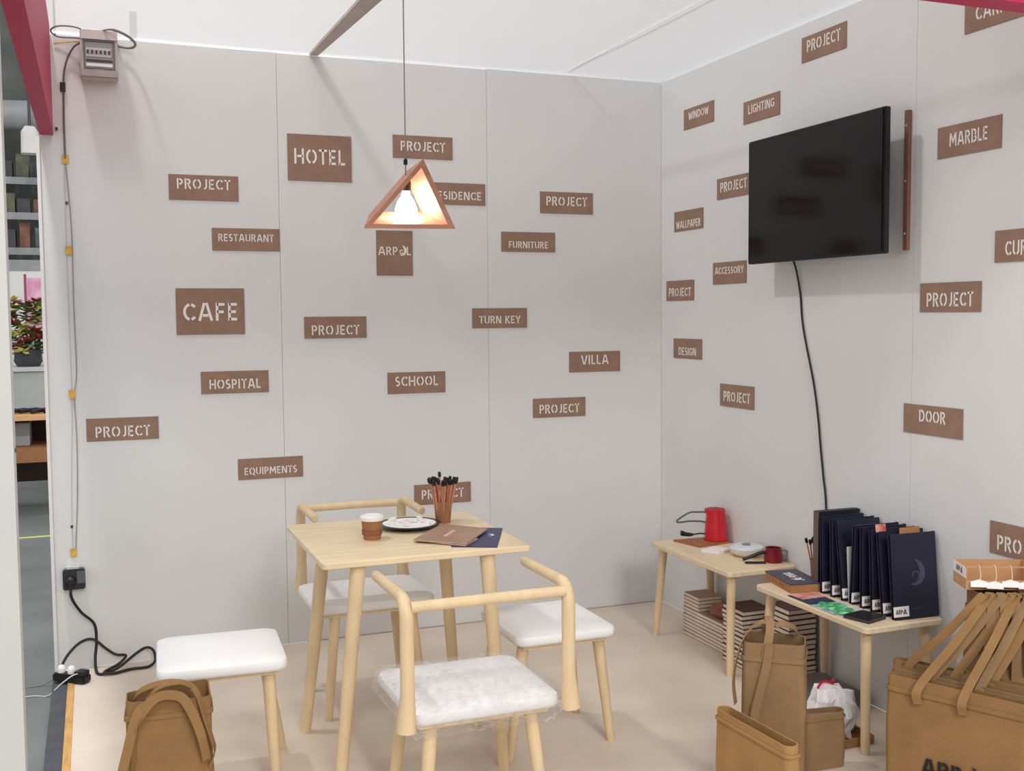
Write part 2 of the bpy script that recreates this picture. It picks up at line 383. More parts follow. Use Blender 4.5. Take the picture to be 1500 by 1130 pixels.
obj('strip', bm2, mat('brown_wood', rgb(128, 92, 72), .6, .08, 8, stretch=(6, 6, 1)), bt)
for z in (.06, .25, .45):
    b = BM(); lathe(b, [(.004, 0), (.003, .002)], 8); obj('screw', b, lightgrey, bt, (-.0165, 0, z), (0, R(-90), 0))
bm = BM(); tube(bm, smoothpts([(2.70, 3.80, 1.80), (2.765, 3.828, 1.74), (2.783, 3.812, 1.62), (2.783, 3.788, 1.47), (2.783, 3.715, 1.244), (2.783, 3.682, 1.10), (2.783, 3.666, .993), (2.783, 3.642, .85), (2.783, 3.626, .76), (2.783, 3.615, .55), (2.783, 3.61, .2)]), .0042, 8)
tag(obj('television_cable', bm, rubber, smooth=True), 'black cable hanging down the wall below the television', 'cable')

# ================================================================== pendant lamp
PX, PY, PZ = 1.012, 3.60, 1.905
pl = thing('pendant_lamp', 'triangular wooden pendant lamp with lit bulb hanging on a cord', 'lamp', (PX, PY, PZ), R(-11))
lampwood = mat('lamp_wood', rgb(180, 128, 100), .5, .08, 6, .05, 30, stretch=(1, 6, 6))
LA = Vector((.052, 0, .150)); LB = Vector((-.150, 0, -.082)); LC = Vector((.158, 0, -.082))
cen = (LA+LB+LC)/3
def tri(s, y): return [cen+(p-cen)*s+Vector((0, y, 0)) for p in (LA, LB, LC)]
bsh = Vector((-.030, 0, .036))
outer = [tri(1, -.09), [p+bsh for p in tri(.66, .09)]]; inner = [tri(.81, -.09), [p+bsh for p in tri(.52, .09)]]
names = ('side_board', 'side_board', 'base_board')
for k, (i, j) in enumerate(((0, 1), (2, 0), (1, 2))):
    bm = BM()
    loops = [[outer[e][i], outer[e][j], inner[e][j], inner[e][i]] for e in (0, 1)]
    loft(bm, loops); obj(names[k], bm, lampwood, pl)
bm = BM(); lathe(bm, [(.018, .052), (.018, .085), (.012, .09), (.006, .1)], 14); obj('lamp_holder', bm, black, pl, smooth=True)
bm = BM(); prof = [(.013, .052), (.015, .038), (.029, .016), (.038, -.010), (.038, -.026), (.030, -.044), (.016, -.054), (.002, -.057)]
lathe(bm, prof, 18); obj('bulb', bm, emit('bulb_glow', (1, .98, .96, 1), 34.0), pl, smooth=True)
bm = BM(); tube(bm, [(0, 0, .085), (0, 0, ZC+.008-PZ)], .0022, 6); obj('cord', bm, midgrey, pl)
bm = BM(); lathe(bm, [(.007, .142), (.007, .158), (.003, .164)], 10); obj('cord_grip', bm, black, pl)
pt = 0 and lamp('bulb_light', 'POINT', (.0, -.0, -.0585), 0.001, .004, (1, .95, .88))

# ================================================================== furniture
def cushion_loops(w, d, z0, z1, bulge=.012):
    return [rrect(w-.03, d-.03, .03, 6, z0), rrect(w-.008, d-.008, .035, 6, z0+.006), rrect(w, d, .035, 6, z0+.014), rrect(w, d, .035, 6, z1-.014),
            rrect(w-.006, d-.006, .035, 6, z1-.006), rrect(w-.03, d-.03, .035, 6, z1), rrect(w-.10, d-.10, .05, 6, z1+bulge*.5), rrect(w-.2, d-.2, .06, 6, z1+bulge*.85), rrect(w*.22, d*.22, .03, 6, z1+bulge)]
def make_stool(name, label, loc, rz, w=.40, d=.385, feet=None):
    t = thing(name, label, 'stool', loc, rz, 'stools around the table')
    bm = BM(); loft(bm, cushion_loops(w, d, .405, .448)); obj('seat_cushion', bm, whitevinyl, t, smooth=True)
    obj('seat_board', box(BM(), -w/2+.03, w/2-.03, -d/2+.03, d/2-.03, .392, .4045), wood, t)
    for sx in (-1, 1):
        for sy in (-1, 1):
            fx, fy = (feet or {}).get((sx, sy), (sx*.205, sy*.195)); obj('leg', leg_mesh((sx*.142, sy*.130, .3925), (fx, fy, 0), .021, .0155), wood, t, smooth=True)
    return t
make_stool('upholstered_stool', 'white padded stool on its own, behind the left tote bag', (.357, 3.595, 0), R(-3), feet={(1, -1): (.158, -.165), (1, 1): (.215, .215)})
make_stool('upholstered_stool', 'white padded stool at the right side of the table', (1.487, 3.515, 0), 0, .375, .40, {(1, -1): (.205, -.105), (-1, -1): (-.19, -.12)})
def make_armchair(name, label, loc, rz, w=.445, d=.41, ux=.238, uy=.012, al=.342):
    t = thing(name, label, 'chair', loc, rz, 'wooden armchairs at the table')
    bm = BM(); loft(bm, cushion_loops(w, d, .405, .448)); obj('seat_cushion', bm, whitevinyl, t, smooth=True)
    obj('seat_board', box(BM(), -w/2+.03, w/2-.03, -d/2+.03, d/2-.03, .390, .4045), wood, t)
    for sx in (-1, 1):
        for sy in (-1, 1):
            obj('leg', leg_mesh((sx*.15, sy*.135, .3905), (sx*.19, sy*.175, 0), .021, .0155), wood, t, smooth=True)
        x = sx*ux; yb = -d/2-uy
        bm = BM()
        pts = [(x+sx*.006, yb, .408), (x+sx*.004, yb, .44), (x, yb, .51), (x, yb, .61), (x, yb, .71)]
        rad = [.028, .026, .0205, .0195, .0195]
        for k in range(1, 8):
            a = R(90*k/7); pts.append((x, yb+.05*(1-math.cos(a)), .71+.055*math.sin(a)))
            rad.append(.0195-.002*k/7)
        pts += [(x, yb+.13, .7645), (x, yb+.24, .763), (x, yb+al-.007, .762), (x, yb+al, .762)]; rad += [.0165, .0158, .0150, .012]
        tube(bm, pts, rad, 14); obj('arm_frame', bm, wood, t, smooth=True)
    bm = BM(); tube(bm, [(-(ux-.012), yb, .748), (0, yb-.004, .750), (ux-.012, yb, .748)], .0155, 14); obj('back_rail', bm, wood, t, smooth=True)
    return t
ch1 = make_armchair('armchair', 'pale wooden armchair nearest the camera, seat still in plastic wrap', (.999, 2.978, 0), 0)
ch2 = make_armchair('armchair', 'pale wooden armchair with white seat behind the table by the wall', (.978, 4.160, 0), R(180), .475, .385, .212, .022, .312)
# crinkled clear film over the seat of the near armchair
FM = bpy.data.materials.new('clear_film'); FM.use_nodes = True; N = FM.node_tree.nodes; L = FM.node_tree.links
for n in list(N): N.remove(n)
out = N.new('ShaderNodeOutputMaterial'); g = N.new('ShaderNodeBsdfGlossy'); tr = N.new('ShaderNodeBsdfTransparent'); df = N.new('ShaderNodeBsdfDiffuse'); ma = N.new('ShaderNodeMixShader'); mb = N.new('ShaderNodeMixShader'); fr = N.new('ShaderNodeTexNoise'); mr = N.new('ShaderNodeMapRange')
g.inputs['Roughness'].default_value = .18; df.inputs[0].default_value = (.9, .9, .9, 1); fr.inputs['Scale'].default_value = 24
mr.inputs[1].default_value = .4; mr.inputs[2].default_value = .75; mr.inputs[3].default_value = .06; mr.inputs[4].default_value = .50
L.new(fr.outputs['Fac'], mr.inputs[0]); L.new(mr.outputs[0], mb.inputs[0]); ma.inputs[0].default_value = .35
L.new(g.outputs[0], ma.inputs[1]); L.new(df.outputs[0], ma.inputs[2]); L.new(tr.outputs[0], mb.inputs[1]); L.new(ma.outputs[0], mb.inputs[2]); L.new(mb.outputs[0], out.inputs[0])
bm = BM(); loops = []
for k, (ins, z) in enumerate([(.01, .372), (-.004, .385), (-.014, .398), (-.018, .41), (-.016, .422), (-.014, .434), (-.010, .446), (.004, .456), (.03, .462), (.07, .466), (.12, .469), (.17, .471)]):
    lp = rrect(.445-2*ins, .41-2*ins, .04, 22, z)
    amp = .012 if k < 7 else .0022
    q = []
    for p in lp:
        nv = noise.noise_vector(p*38+Vector((0, 0, k*.3)))
        q.append(p+Vector((nv.x*amp, nv.y*amp, abs(nv.z)*amp*.8 + (random.uniform(-.012, .004) if k == 0 else 0))))
    loops.append(q)
loft(bm, loops, False, True); fo = obj('plastic_wrap', bm, FM, ch1); fo['label'] = 'crinkled clear plastic film over the seat'
# dining table
tb = thing('dining_table', 'square pale wooden table with four round splayed legs', 'table', (1.01, 3.70, 0))
bm = BM(); loft(bm, [rrect(.704, .684, .012, 4, .728), rrect(.712, .692, .014, 4, .731), rrect(.712, .692, .014, 4, .747), rrect(.704, .684, .012, 4, .75)])
obj('table_top', bm, woodtop, tb)
for (tx, ty, bx, by) in ((-.245, .175, -.324, .207), (-.232, -.30, -.319, -.36), (.212, -.30, .245, -.353), (.205, .17, .262, .21)):
    obj('leg', leg_mesh((tx, ty, .7275), (bx, by, 0), .026, .0195), wood, tb, smooth=True)
# low benches along the right wall
def make_bench(label, loc, y0, y1):
    t = thing('low_bench', label, 'bench', loc, 0, 'low wooden benches along the right wall')
    d = y1-y0
    bm = BM(); loft(bm, [rrect(.334, d-.006, .02, 5, .428), rrect(.34, d, .022, 5, .431), rrect(.34, d, .022, 5, .447), rrect(.334, d-.006, .02, 5, .45)])
    obj('bench_top', bm, woodend, t)
    for sx in (-1, 1):
        for sy in (-1, 1):
            fx = -.150 if sx < 0 else .158
            obj('leg', leg_mesh((sx*.125, sy*(d/2-.055), .4275), (fx, sy*(d/2-.022), 0), .020, .0155), wood, t, smooth=True)
    return t
make_bench('low wooden bench carrying the red coffee pot', (2.612, 4.155, 0), 3.81, 4.50)
make_bench('low wooden bench carrying the navy folders', (2.602, 3.277, 0), 2.942, 3.612)
# ================================================================== on the dining table
def paper_cup(name, label, cat, loc, h=.085, r0=.029, r1=.0375, lid=True, group=None):
    t = thing(name, label, cat, loc, 0, group)
    bm = BM(); lathe(bm, [(r0, 0), (r0+.001, .002), (r1, h), (r1+.0015, h+.001), (r1+.0015, h+.004), (r1-.0015, h+.004), (r1-.003, h-.002), (r0-.001, .004)], 28)
    obj('cup_body', bm, kraftcup, t, smooth=True)
    if lid:
        bm = BM(); lathe(bm, [(r1+.0018, h-.004), (r1+.004, h-.004), (r1+.0045, h+.008), (r1, h+.013), (r1-.004, h+.014), (r1-.006, h+.0075), (.002, h+.0075)], 28, False, True)
        obj('lid', bm, white, t, smooth=True)
    return t
c1 = paper_cup('paper_cup', 'kraft paper coffee cup with white lid on the table', 'cup', (.892, 3.672, .75), .072)
bm = BM(); lathe(bm, [(.0346, .018), (.0355, .018), (.0365, .034), (.0356, .034)], 28, True, True); obj('printed_band', bm, mat('dark_brown_print', rgb(134, 88, 60), .7, .05, 30), c1)
pt_ = thing('plate', 'white round plate with a dark rim beside the coffee cup', 'plate', (1.067, 3.815, .75))
bm = BM(); lathe(bm, [(.055, 0), (.06, .002), (.112, .014), (.117, .019), (.113, .0195), (.10, .0165), (.06, .007), (.002, .006)], 40); obj('plate_rim', bm, mat('dark_green_glaze', rgb(30, 38, 38), .2, .1, 12), pt_, smooth=True)
bm = BM(); lathe(bm, [(.002, .0068), (.055, .0078), (.098, .0172), (.0985, .0185), (.07, .0175), (.03, .0165), (.002, .017)], 40); obj('plate_well', bm, mat('white_glaze', rgb(240, 240, 238), .3, .02, 40), pt_, smooth=True)
# sugar cubes-like wrapped sweets lying on the plate, too jumbled to count
bm = BM()
for k in range(16):
    a = random.uniform(0, 2*PI); rr = .082*math.sqrt(random.random()); s = random.uniform(.009, .015)
    M = Matrix.Translation((rr*math.cos(a), rr*math.sin(a), .0185+s*.3)) @ Euler((0, random.uniform(-.3, .3), random.uniform(0, 3))).to_matrix().to_4x4()
    box(bm, -s, s, -s*.6, s*.6, -s*.3, s*.35, M)
so = obj('wrapped_sugar', bm, white, None, (1.067, 3.815, .75)); so['kind'] = 'stuff'; tag(so, 'jumbled white wrapped sugar pieces on the dark-rimmed plate', 'sugar')
pencilwood = mat('pencil_wood', rgb(196, 138, 104), .6, .08, 20); pencilred = mat('pencil_red', rgb(186, 110, 92), .6, .06, 20)
def pencil_cup(label, loc, n, seed, plabel):
    rnd = random.Random(seed)
    c = paper_cup('pencil_cup', label, 'cup', loc, .078, .027, .0345, False)
    bm = BM(); lathe(bm, [(.0345, .004), (.0355, .004), (.0355, .0045)], 4); bm.free()
    for k in range(n):
        q = k/n; ring = 0 if k < 3 else 1
        a = 2*PI*k/(n-3)*1.0+rnd.uniform(-.1, .1) if ring else 2*PI*k/3
        rb = .019 if ring else .007; rt = (.050 if ring else .022)*rnd.uniform(.85, 1.05)
        p0 = Vector((rb*math.cos(a), rb*math.sin(a), .006)); p1 = Vector((rt*math.cos(a+.25), rt*math.sin(a+.25), .148+rnd.uniform(-.004, .004)))
        if k == 4: p1 = p0+(p1-p0)*1.12
        b = thing('pencil', plabel, 'pencil', Vector(loc), 0, 'pencils standing in paper cups')
        bb = BM(); tube(bb, [p0, p1], .0034, 6); obj('shaft', bb, pencilred if k % 3 == 0 else pencilwood, b)
        d = (p1-p0).normalized(); bb = BM(); tube(bb, [p1+d*.0002, p1+d*.004, p1+d*.018, p1+d*.021], [.0042, .0064, .0062, .003], 8); obj('eraser_cap', bb, black, b)
    return c
pencil_cup('small kraft paper cup full of pencils on the table', (1.213, 3.862, .75), 23, 3, 'wooden pencil with black cap in the cup on the table')
def prism(bm, pts, z0, z1, mi=0):
    loft(bm, [[Vector((x, y, z0)) for x, y in pts], [Vector((x, y, z1)) for x, y in pts]], mi=mi)
def quad_slab(name, label, cat, pts, z0, z1, m, page=None, group=None):
    cx = sum(p[0] for p in pts)/len(pts); cy = sum(p[1] for p in pts)/len(pts)
    L_ = [(x-cx, y-cy) for x, y in pts]; h = z1-z0
    if page is None:
        bm = BM(); prism(bm, L_, 0, h); o = obj(name, bm, m, None, (cx, cy, z0)); tag(o, label, cat, group); return o
    t = thing(name, label, cat, (cx, cy, z0), 0, group)
    bm = BM(); prism(bm, L_, 0, .0012); prism(bm, L_, h-.0012, h); obj('cover', bm, m, t)
    bm = BM(); prism(bm, [(x*.985, y*.985) for x, y in L_], .0013, h-.0013); obj('pages', bm, page, t)
    return t
# navy folder below, two brochures above it
nf = quad_slab('folder', 'navy folder with white emblem under brochures at the table corner', 'folder', [(1.19, 3.762), (1.105, 3.43), (1.245, 3.362), (1.378, 3.66)], .7503, .7528, navy2)
bm = crescent_bm = BM(); crescent(bm, lambda u, v, d: Vector((.045+u*.03, -.01+v*.03, d)), .0004); obj('emblem', bm, white, nf, (0, 0, .0025))
k1 = quad_slab('brochure', 'brown brochure under another at the table edge beside navy folder', 'brochure', [(1.015, 3.56), (1.150, 3.412), (1.225, 3.50), (1.10, 3.66)], .7531, .7576, mat('brown_cover', rgb(168, 138, 116), .55, .06, 14), cream)
k2 = quad_slab('brochure', 'large brown brochure with pale title on top of the pile', 'brochure', [(1.005, 3.545), (1.158, 3.42), (1.305, 3.625), (1.182, 3.775)], .7579, .7634, mat('brown_cover_top', rgb(160, 128, 106), .5, .06, 14), cream)
ang = math.atan2(.205, .147)
d1 = Vector((.153, -.125, 0)).normalized(); d2 = Vector((.147, .205, 0)).normalized(); 
plc = lambda u, v, d: d2*u+Vector((-d2.y, d2.x, 0))*v+Vector((0, 0, d))
b = text_bm('PROJECT', .11, .014, .0003, .16, .0, .01, plc); obj('lettering', b, white, k2, (0, 0, .0056))

# ================================================================== on the coffee bench
quad_slab('serving_tray', 'thin brown wooden board below the red coffee pot', 'tray', [(2.545, 4.455), (2.585, 4.285), (2.775, 4.315), (2.745, 4.44)], .4503, .459, mat('tray_wood', rgb(160, 96, 60), .5, .1, 9, stretch=(2, 9, 2)))
cp = thing('coffee_pot', 'red electric coffee pot with looping grey cord on wooden board', 'coffee pot', (2.726, 4.372, .4593))
bm = BM(); lathe(bm, [(.052, 0), (.055, .003), (.055, .015), (.051, .07), (.046, .118), (.045, .146), (.041, .150), (.038, .146), (.040, .118), (.045, .07), (.049, .01)], 28)
for v in bm.verts:
    if v.co.z > .13 and v.co.x < -.03: v.co.x -= .012; v.co.z += .002
obj('pot_body', bm, red, cp, smooth=True)
bm = BM(); lathe(bm, [(.0375, .1435), (.034, .149), (.010, .153), (.002, .153)], 20); obj('pot_lid', bm, mat('dark_red', rgb(110, 18, 30), .3), cp, smooth=True)
bm = BM(); tube(bm, smoothpts([(-.045, .012, .134), (-.085, .03, .134), (-.120, .045, .130), (-.172, .06, .097), (-.165, .06, .085), (-.115, .045, .090), (-.07, .02, .090), (-.047, .01, .084)]), .0045, 8); obj('cord', bm, mat('grey_green_cord', rgb(92, 98, 96), .5, .05, 9), cp, smooth=True)
bm = BM(); tube(bm, smoothpts([(-.046, .01, .03), (-.075, .025, .031), (-.10, .035, .027)]), .0035, 8); tube(bm, [(-.10, .035, .027), (-.115, .04, .026), (-.135, .05, .028), (-.155, .055, .034), (-.158, .056, .034)], [.005, .009, .010, .013, .010], 10); obj('plug', bm, black, cp, smooth=True)
quad_slab('napkin_pack', 'flat white napkin pack in front of the wooden board', 'napkins', [(2.545, 4.205), (2.595, 4.13), (2.69, 4.165), (2.64, 4.24)], .4503, .4625, white)
bw_ = thing('white_bowl', 'shallow white bowl on the bench beside the red coffee pot', 'bowl', (2.69, 4.06, .4503))
bm = BM(); lathe(bm, [(.042, 0), (.050, .004), (.072, .02), (.0765, .034), (.074, .0345), (.068, .022), (.045, .008), (.002, .007)], 32); obj('bowl_body', bm, mat('bowl_glaze', rgb(226, 222, 208), .25, .01, 5), bw_, smooth=True)
bm = BM(); lathe(bm, [(.0755, .0345), (.078, .036), (.076, .044), (.05, .049), (.002, .05)], 32); obj('bowl_lid', bm, mat('bowl_lid_glass', rgb(214, 220, 224), .15, .01, 5), bw_, smooth=True)
bm = BM(); lathe(bm, [(.018, .0502), (.020, .054), (.014, .057), (.002, .0575)], 16); obj('lid_knob', bm, midgrey, bw_, smooth=True)
rp_ = thing('small_coffee_pot', 'dark red coffee pot with black handle at the bench end', 'coffee pot', (2.732, 3.915, .4503), R(-20))
bm = BM(); lathe(bm, [(.036, 0), (.040, .004), (.040, .03), (.034, .052), (.036, .062), (.032, .062), (.03, .05), (.036, .03), (.035, .006)], 24); obj('pot_body', bm, darkred, rp_, smooth=True)
bm = BM(); tube(bm, smoothpts([(-.038, 0, .042), (-.07, -.004, .036), (-.115, -.01, .020), (-.135, -.012, .014)]), [.007]*18+[.009], 8); obj('handle', bm, black, rp_, smooth=True)
bm = BM(); ribbon(bm, [(-.13, -.03, .004), (-.06, -.03, .004), (-.042, -.03, .004)], (0, 1, 0), .02, .006); obj('base_plate', bm, black, rp_)
bm = BM(); tube(bm, smoothpts([(.038, 0, .05), (.058, 0, .046), (.066, 0, .03), (.058, 0, .014), (.040, 0, .012)]), .005, 8); obj('ear_handle', bm, midgrey, rp_, smooth=True)

# ================================================================== below the coffee bench: catalogues
pgs = mat('pale_pages', rgb(226, 212, 194), .8, .05, 30)
cov = mat('purple_brown_cover', rgb(92, 64, 66), .6, .08, 20); cov2 = mat('tan_cover', rgb(168, 140, 120), .7, .05, 12)
def catalogue_proto(w, d, h, cm, pm):
    t = bpy.data.objects.new('catalogue', None); COL.objects.link(t)
    bm = BM(); box(bm, -w/2, w/2, -d/2, d/2, 0, h*.14); box(bm, -w/2, w/2, -d/2, d/2, h*.86, h); box(bm, w/2-.001, w/2, -d/2, d/2, h*.14, h*.86); obj('cover', bm, cm, t)
    obj('pages', box(BM(), -w/2+.001, w/2-.0015, -d/2+.001, d/2-.001, h*.16, h*.84), pm, t)
    return t
def stack(n, x, y, z, w, d, h, cm, pm, label, group, jit=.004, base=None):
    p = base or catalogue_proto(w, d, h, cm, pm)
    for k in range(n):
        o = p if (k == 0 and base is None) else dup(p, (0, 0, 0))
        o.location = (x+random.uniform(-jit, jit), y+random.uniform(-jit, jit), z+k*(h+.0004)+.0004); o.rotation_euler = (0, 0, R(random.uniform(-1, 1)))
        tag(o, label, 'catalogue', group)
    return p
pa = stack(8, 2.664, 4.275, 0, .13, .36, .0165, cov2, pgs, 'pale catalogue in the wide low stack under the bench', 'catalogues in the wide low stack', .001)
stack(4, 2.664, 4.385, 8*.0169, .125, .135, .0165, cov2, pgs, 'short pale catalogue on the far end of the wide low stack', 'short catalogues on the wide low stack', .001)
stack(13, 2.632, 3.965, 0, .15, .16, .019, cov, pgs, 'dark-edged catalogue in the tall stack behind the bench leg', 'catalogues in the tall left stack', .005)
stack(14, 2.700, 3.735, 0, .135, .15, .0215, cov, pgs, 'dark-edged catalogue in the tall stack between the two benches', 'catalogues in the tall right stack', .005)
bm = BM()
lp = []
for k, (r, z) in enumerate(((.045, 0), (.06, .012), (.062, .03), (.05, .048), (.02, .058), (.003, .06))):
    lp.append([p+Vector(noise.noise_vector(p*22+Vector((k, 0, 0))))*.012*(k > 0) for p in circ(r, z, 22)])
loft(bm, lp)
for v in bm.verts: v.co.z = max(0, v.co.z)
tag(obj('crumpled_paper', bm, mat('reddish_paper', rgb(156, 102, 84), .7, .12, 14), None, (2.672, 4.215, 8*.0169+.0006)), 'crumpled reddish brown paper on the wide low catalogue stack', 'paper')

# ================================================================== on the folder bench
kb = thing('gift_box', 'kraft box with navy printed lid at the bench end', 'box', (2.562, 3.535, .4503), R(-10))
bm = box(BM(), -.066, .066, -.115, .115, 0, .032); obj('box_body', bm, kraft, kb)
bm = box(BM(), -.068, .068, -.117, .117, .0325, .036); lid = obj('box_lid', bm, mat('navy_lid', rgb(62, 60, 76), .5, .06, 12), kb)
obj('lettering', text_bm('ARPOL', .13, .036, .0004, .17, 0, 0, lambda u, v, d: Vector((-v, u, d)) if False else Vector((v*-1, -u, d)), logo=True), white, lid, (0, 0, .0361))
for y in (-.045, -.02, .02, .045): obj('slot', box(BM(), -.0668, -.0662, y-.006, y+.006, .012, .02), mat('dark_brown_print', rgb(112, 70, 48)), kb)
def flat_leaflet(name, label, cat, pts, z, th, m): return quad_slab(name, label, cat, pts, z, z+th, m)
lm1 = flat_leaflet('leaflet', 'red and white leaflet on the bench before the kraft box', 'leaflet', [(2.455, 3.405), (2.46, 3.335), (2.575, 3.335), (2.57, 3.412)], .4530, .001, mat('red_print', rgb(196, 60, 44), .5, .1, 24, col2=rgb(226, 190, 176)))
lm2 = flat_leaflet('leaflet', 'dark blue leaflet lying along the bench edge', 'leaflet', [(2.445, 3.41), (2.445, 3.27), (2.56, 3.27), (2.565, 3.41)], .4515, .0012, mat('blue_print', rgb(36, 52, 84), .5, .2, 20))
lm3 = flat_leaflet('leaflet', 'white and blue leaflet under the green packets', 'leaflet', [(2.44, 3.262), (2.44, 3.12), (2.57, 3.13), (2.57, 3.265)], .4515, .001, mat('pale_blue_print', rgb(120, 160, 190), .5, .2, 26, col2=rgb(222, 220, 214)))
grn = mat('green_foil', rgb(24, 120, 66), .3, .2, 40, .3, 90, col2=rgb(120, 214, 150))
for k in range(7):
    x = 2.478+.018*(k % 3)+random.uniform(-.004, .004); y = 3.245-.021*k
    bm = BM(); lp = []
    for s in range(9):
        t = s/8-.5; w = .028*(1-.25*abs(t)); hh = .010*(1-(2*abs(t))**2.5)+.0008
        lp.append([Vector((t*.06, -w/2, .001)), Vector((t*.06, w/2, .001)), Vector((t*.06, w*.3, hh+.001*random.random())), Vector((t*.06, -w*.3, hh))])
    loft(bm, lp)
    tag(obj('sweet_packet', bm, grn, None, (x, y, .4530), (0, 0, random.uniform(-.9, .9))), 'small green foil packet in the scatter before the navy folders', 'packet', 'green packets before the folders')
nb = quad_slab('notebook', 'black closed notebook at the near corner of the bench', 'notebook', [(2.448, 3.085), (2.478, 2.985), (2.578, 3.015), (2.55, 3.105)], .4503, .4633, mat('black_cover', rgb(26, 28, 30), .5, .1, 12), mat('grey_pages', rgb(60, 58, 56), .8))
# folders standing in a row
fy = [3.385, 3.325, 3.262, 3.215, 3.155, 3.098, 3.040, 2.985]
ford = ('farthest', 'second', 'third', 'fourth', 'fifth', 'sixth', 'seventh', 'nearest')
lean = [-2, -2, -9, 3, -1, -3, -7, -6]
for k in range(8):
    nm = 'nearest navy folder, showing its pale crescent emblem' if k == 7 else ('farthest navy folder in the row beside the dark binder' if k == 0 else '%s navy folder from the dark binder in the row' % ford[k])
    t = thing('presentation_folder', nm, 'folder', (2.682, fy[k], .4503), R(-2), 'navy folders standing in a row')
    t.rotation_euler = (R(lean[k]), 0, R(-3))
    Hh = .300; zb = abs(math.sin(R(lean[k])))*.010
    t.location.z = .4503+zb
    bm = box(BM(), -.094, .094, -.009, -.006, 0, Hh); box(bm, -.094, .094, .006, .009, 0, Hh-.004); box(bm, .091, .094, -.006, .006, 0, Hh); obj('cover', bm, navy, t)
    obj('papers', box(BM(), -.088, .0905, -.0058, .0058, .002, Hh-.012), mat('dark_papers', rgb(22, 22, 36), .6), t)
    lab = obj('label', box(BM(), -.098, -.034, -.0102, -.0092, .010, .046), white, t); lab['label'] = 'white label printed with black logo'
    obj('lettering', text_bm('ARPOL', .046, .016, .0003, .22, -.066, .027, lambda u, v, d: Vector((u, -.0102-d, v)), logo=True), black, lab)
    if k == 7:
        bm = BM(); crescent(bm, lambda u, v, d: Vector((.000+(u-.5)*.075, -.0092-d, .155+(v-.5)*.075)), .0005); e = obj('emblem', bm, mat('pale_navy', rgb(70, 70, 92), .4), t)
        bm = BM(); stroke2d(bm, arc(.012, .150, .014, .015, -60, 200, 10), .004, lambda u, v, d: Vector((u-.01, -.0092-d, v)), .0005); obj('emblem', bm, MATS['pale_navy'], t)
        obj('lettering', text_bm('ARPOL', .04, .005, .0003, .2, .0, .034, lambda u, v, d: Vector((u, -.0092-d, v))), MATS['pale_navy'], t)
# papers sticking up between the folders
for nm, lb, m, (x0, x1, y, z0, z1, an) in (
  ('paper_sheet', 'white sheet showing in the gap between the middle folders', white, (2.592, 2.64, 3.236, .47, .66, -4)),
  ('leaflet', 'red and white leaflet sticking up between the nearer folders', MATS['red_print'], (2.600, 2.645, 3.060, .50, .772, -8)),
  ('leaflet', 'brown card sticking up behind the nearest folders', kraft, (2.66, 2.75, 3.015, .48, .764, -6.5))):
    t = thing(nm, lb, 'paper', ((x0+x1)/2, y, .4505)); t.rotation_euler = (R(an), 0, 0)
    obj('sheet', box(BM(), -(x1-x0)/2, (x1-x0)/2, -.0004, .0004, 0 if nm else 0, z1-.4505), m, t)
bd = thing('ring_binder', 'tall dark binder with grey-brown spine at the back of the row', 'binder', (2.69, 3.435, .4503), R(-2))
obj('cover', box(BM(), -.093, .095, -.016, .016, 0, .312), mat('near_black_card', rgb(22, 22, 32), .5), bd)
obj('spine', box(BM(), -.0965, -.0935, -.0155, .0155, .001, .311), mat('grey_brown_spine', rgb(96, 84, 78), .6), bd)
pencil_cup('kraft paper cup of pencils behind the dark binder', (2.716, 3.58, .4503), 9, 11, 'wooden pencil with black cap in the cup behind the folders')
# ================================================================== tote bags
def bag_body(w, d, h, bulge=.02, wr=.008, seed=0, sag=0.0):
    """open-topped cloth bag with inside walls; origin at the base centre"""
    bm = BM(); n = 12; lo = []
    def ring(z, ins, sc=1.0):
        t = z/h; b = bulge*math.sin(PI*min(1, t*1.05))*(1-.35*t)
        pts = rrect((w+b*1.2-2*ins), (d+2*b*(.6)-2*ins), .022, n, z)
        q = []
        for p in pts:
            nv = noise.noise_vector(Vector((p.x*9+seed*3.1, p.y*9, z*7)))
            amp = wr*(.25 + t)
            pp = p+Vector((nv.x*amp, nv.y*amp, 0))
            if t > .93: pp.z += noise.noise(Vector((p.x*11, p.y*11, seed)))*sag
            q.append(pp)
        return q
    zs = [0, .01, .05, .12, .2, .28, .36, .44, .52, .6, .68, .76, .84, .9, .95, 1.0]
    for z in zs: lo.append(ring(z*h, .006 if z == 0 else 0))
    for z in zs[::-1][:-1]: lo.append(ring(max(z*h, .006), .0035))
    loft(bm, lo); return bm
def hem_bm(w, d, h, bulge, wr, seed, sag):
    b = bag_body(w, d, h, bulge, wr, seed, sag)
    geom = [v for v in b.verts]
    return b
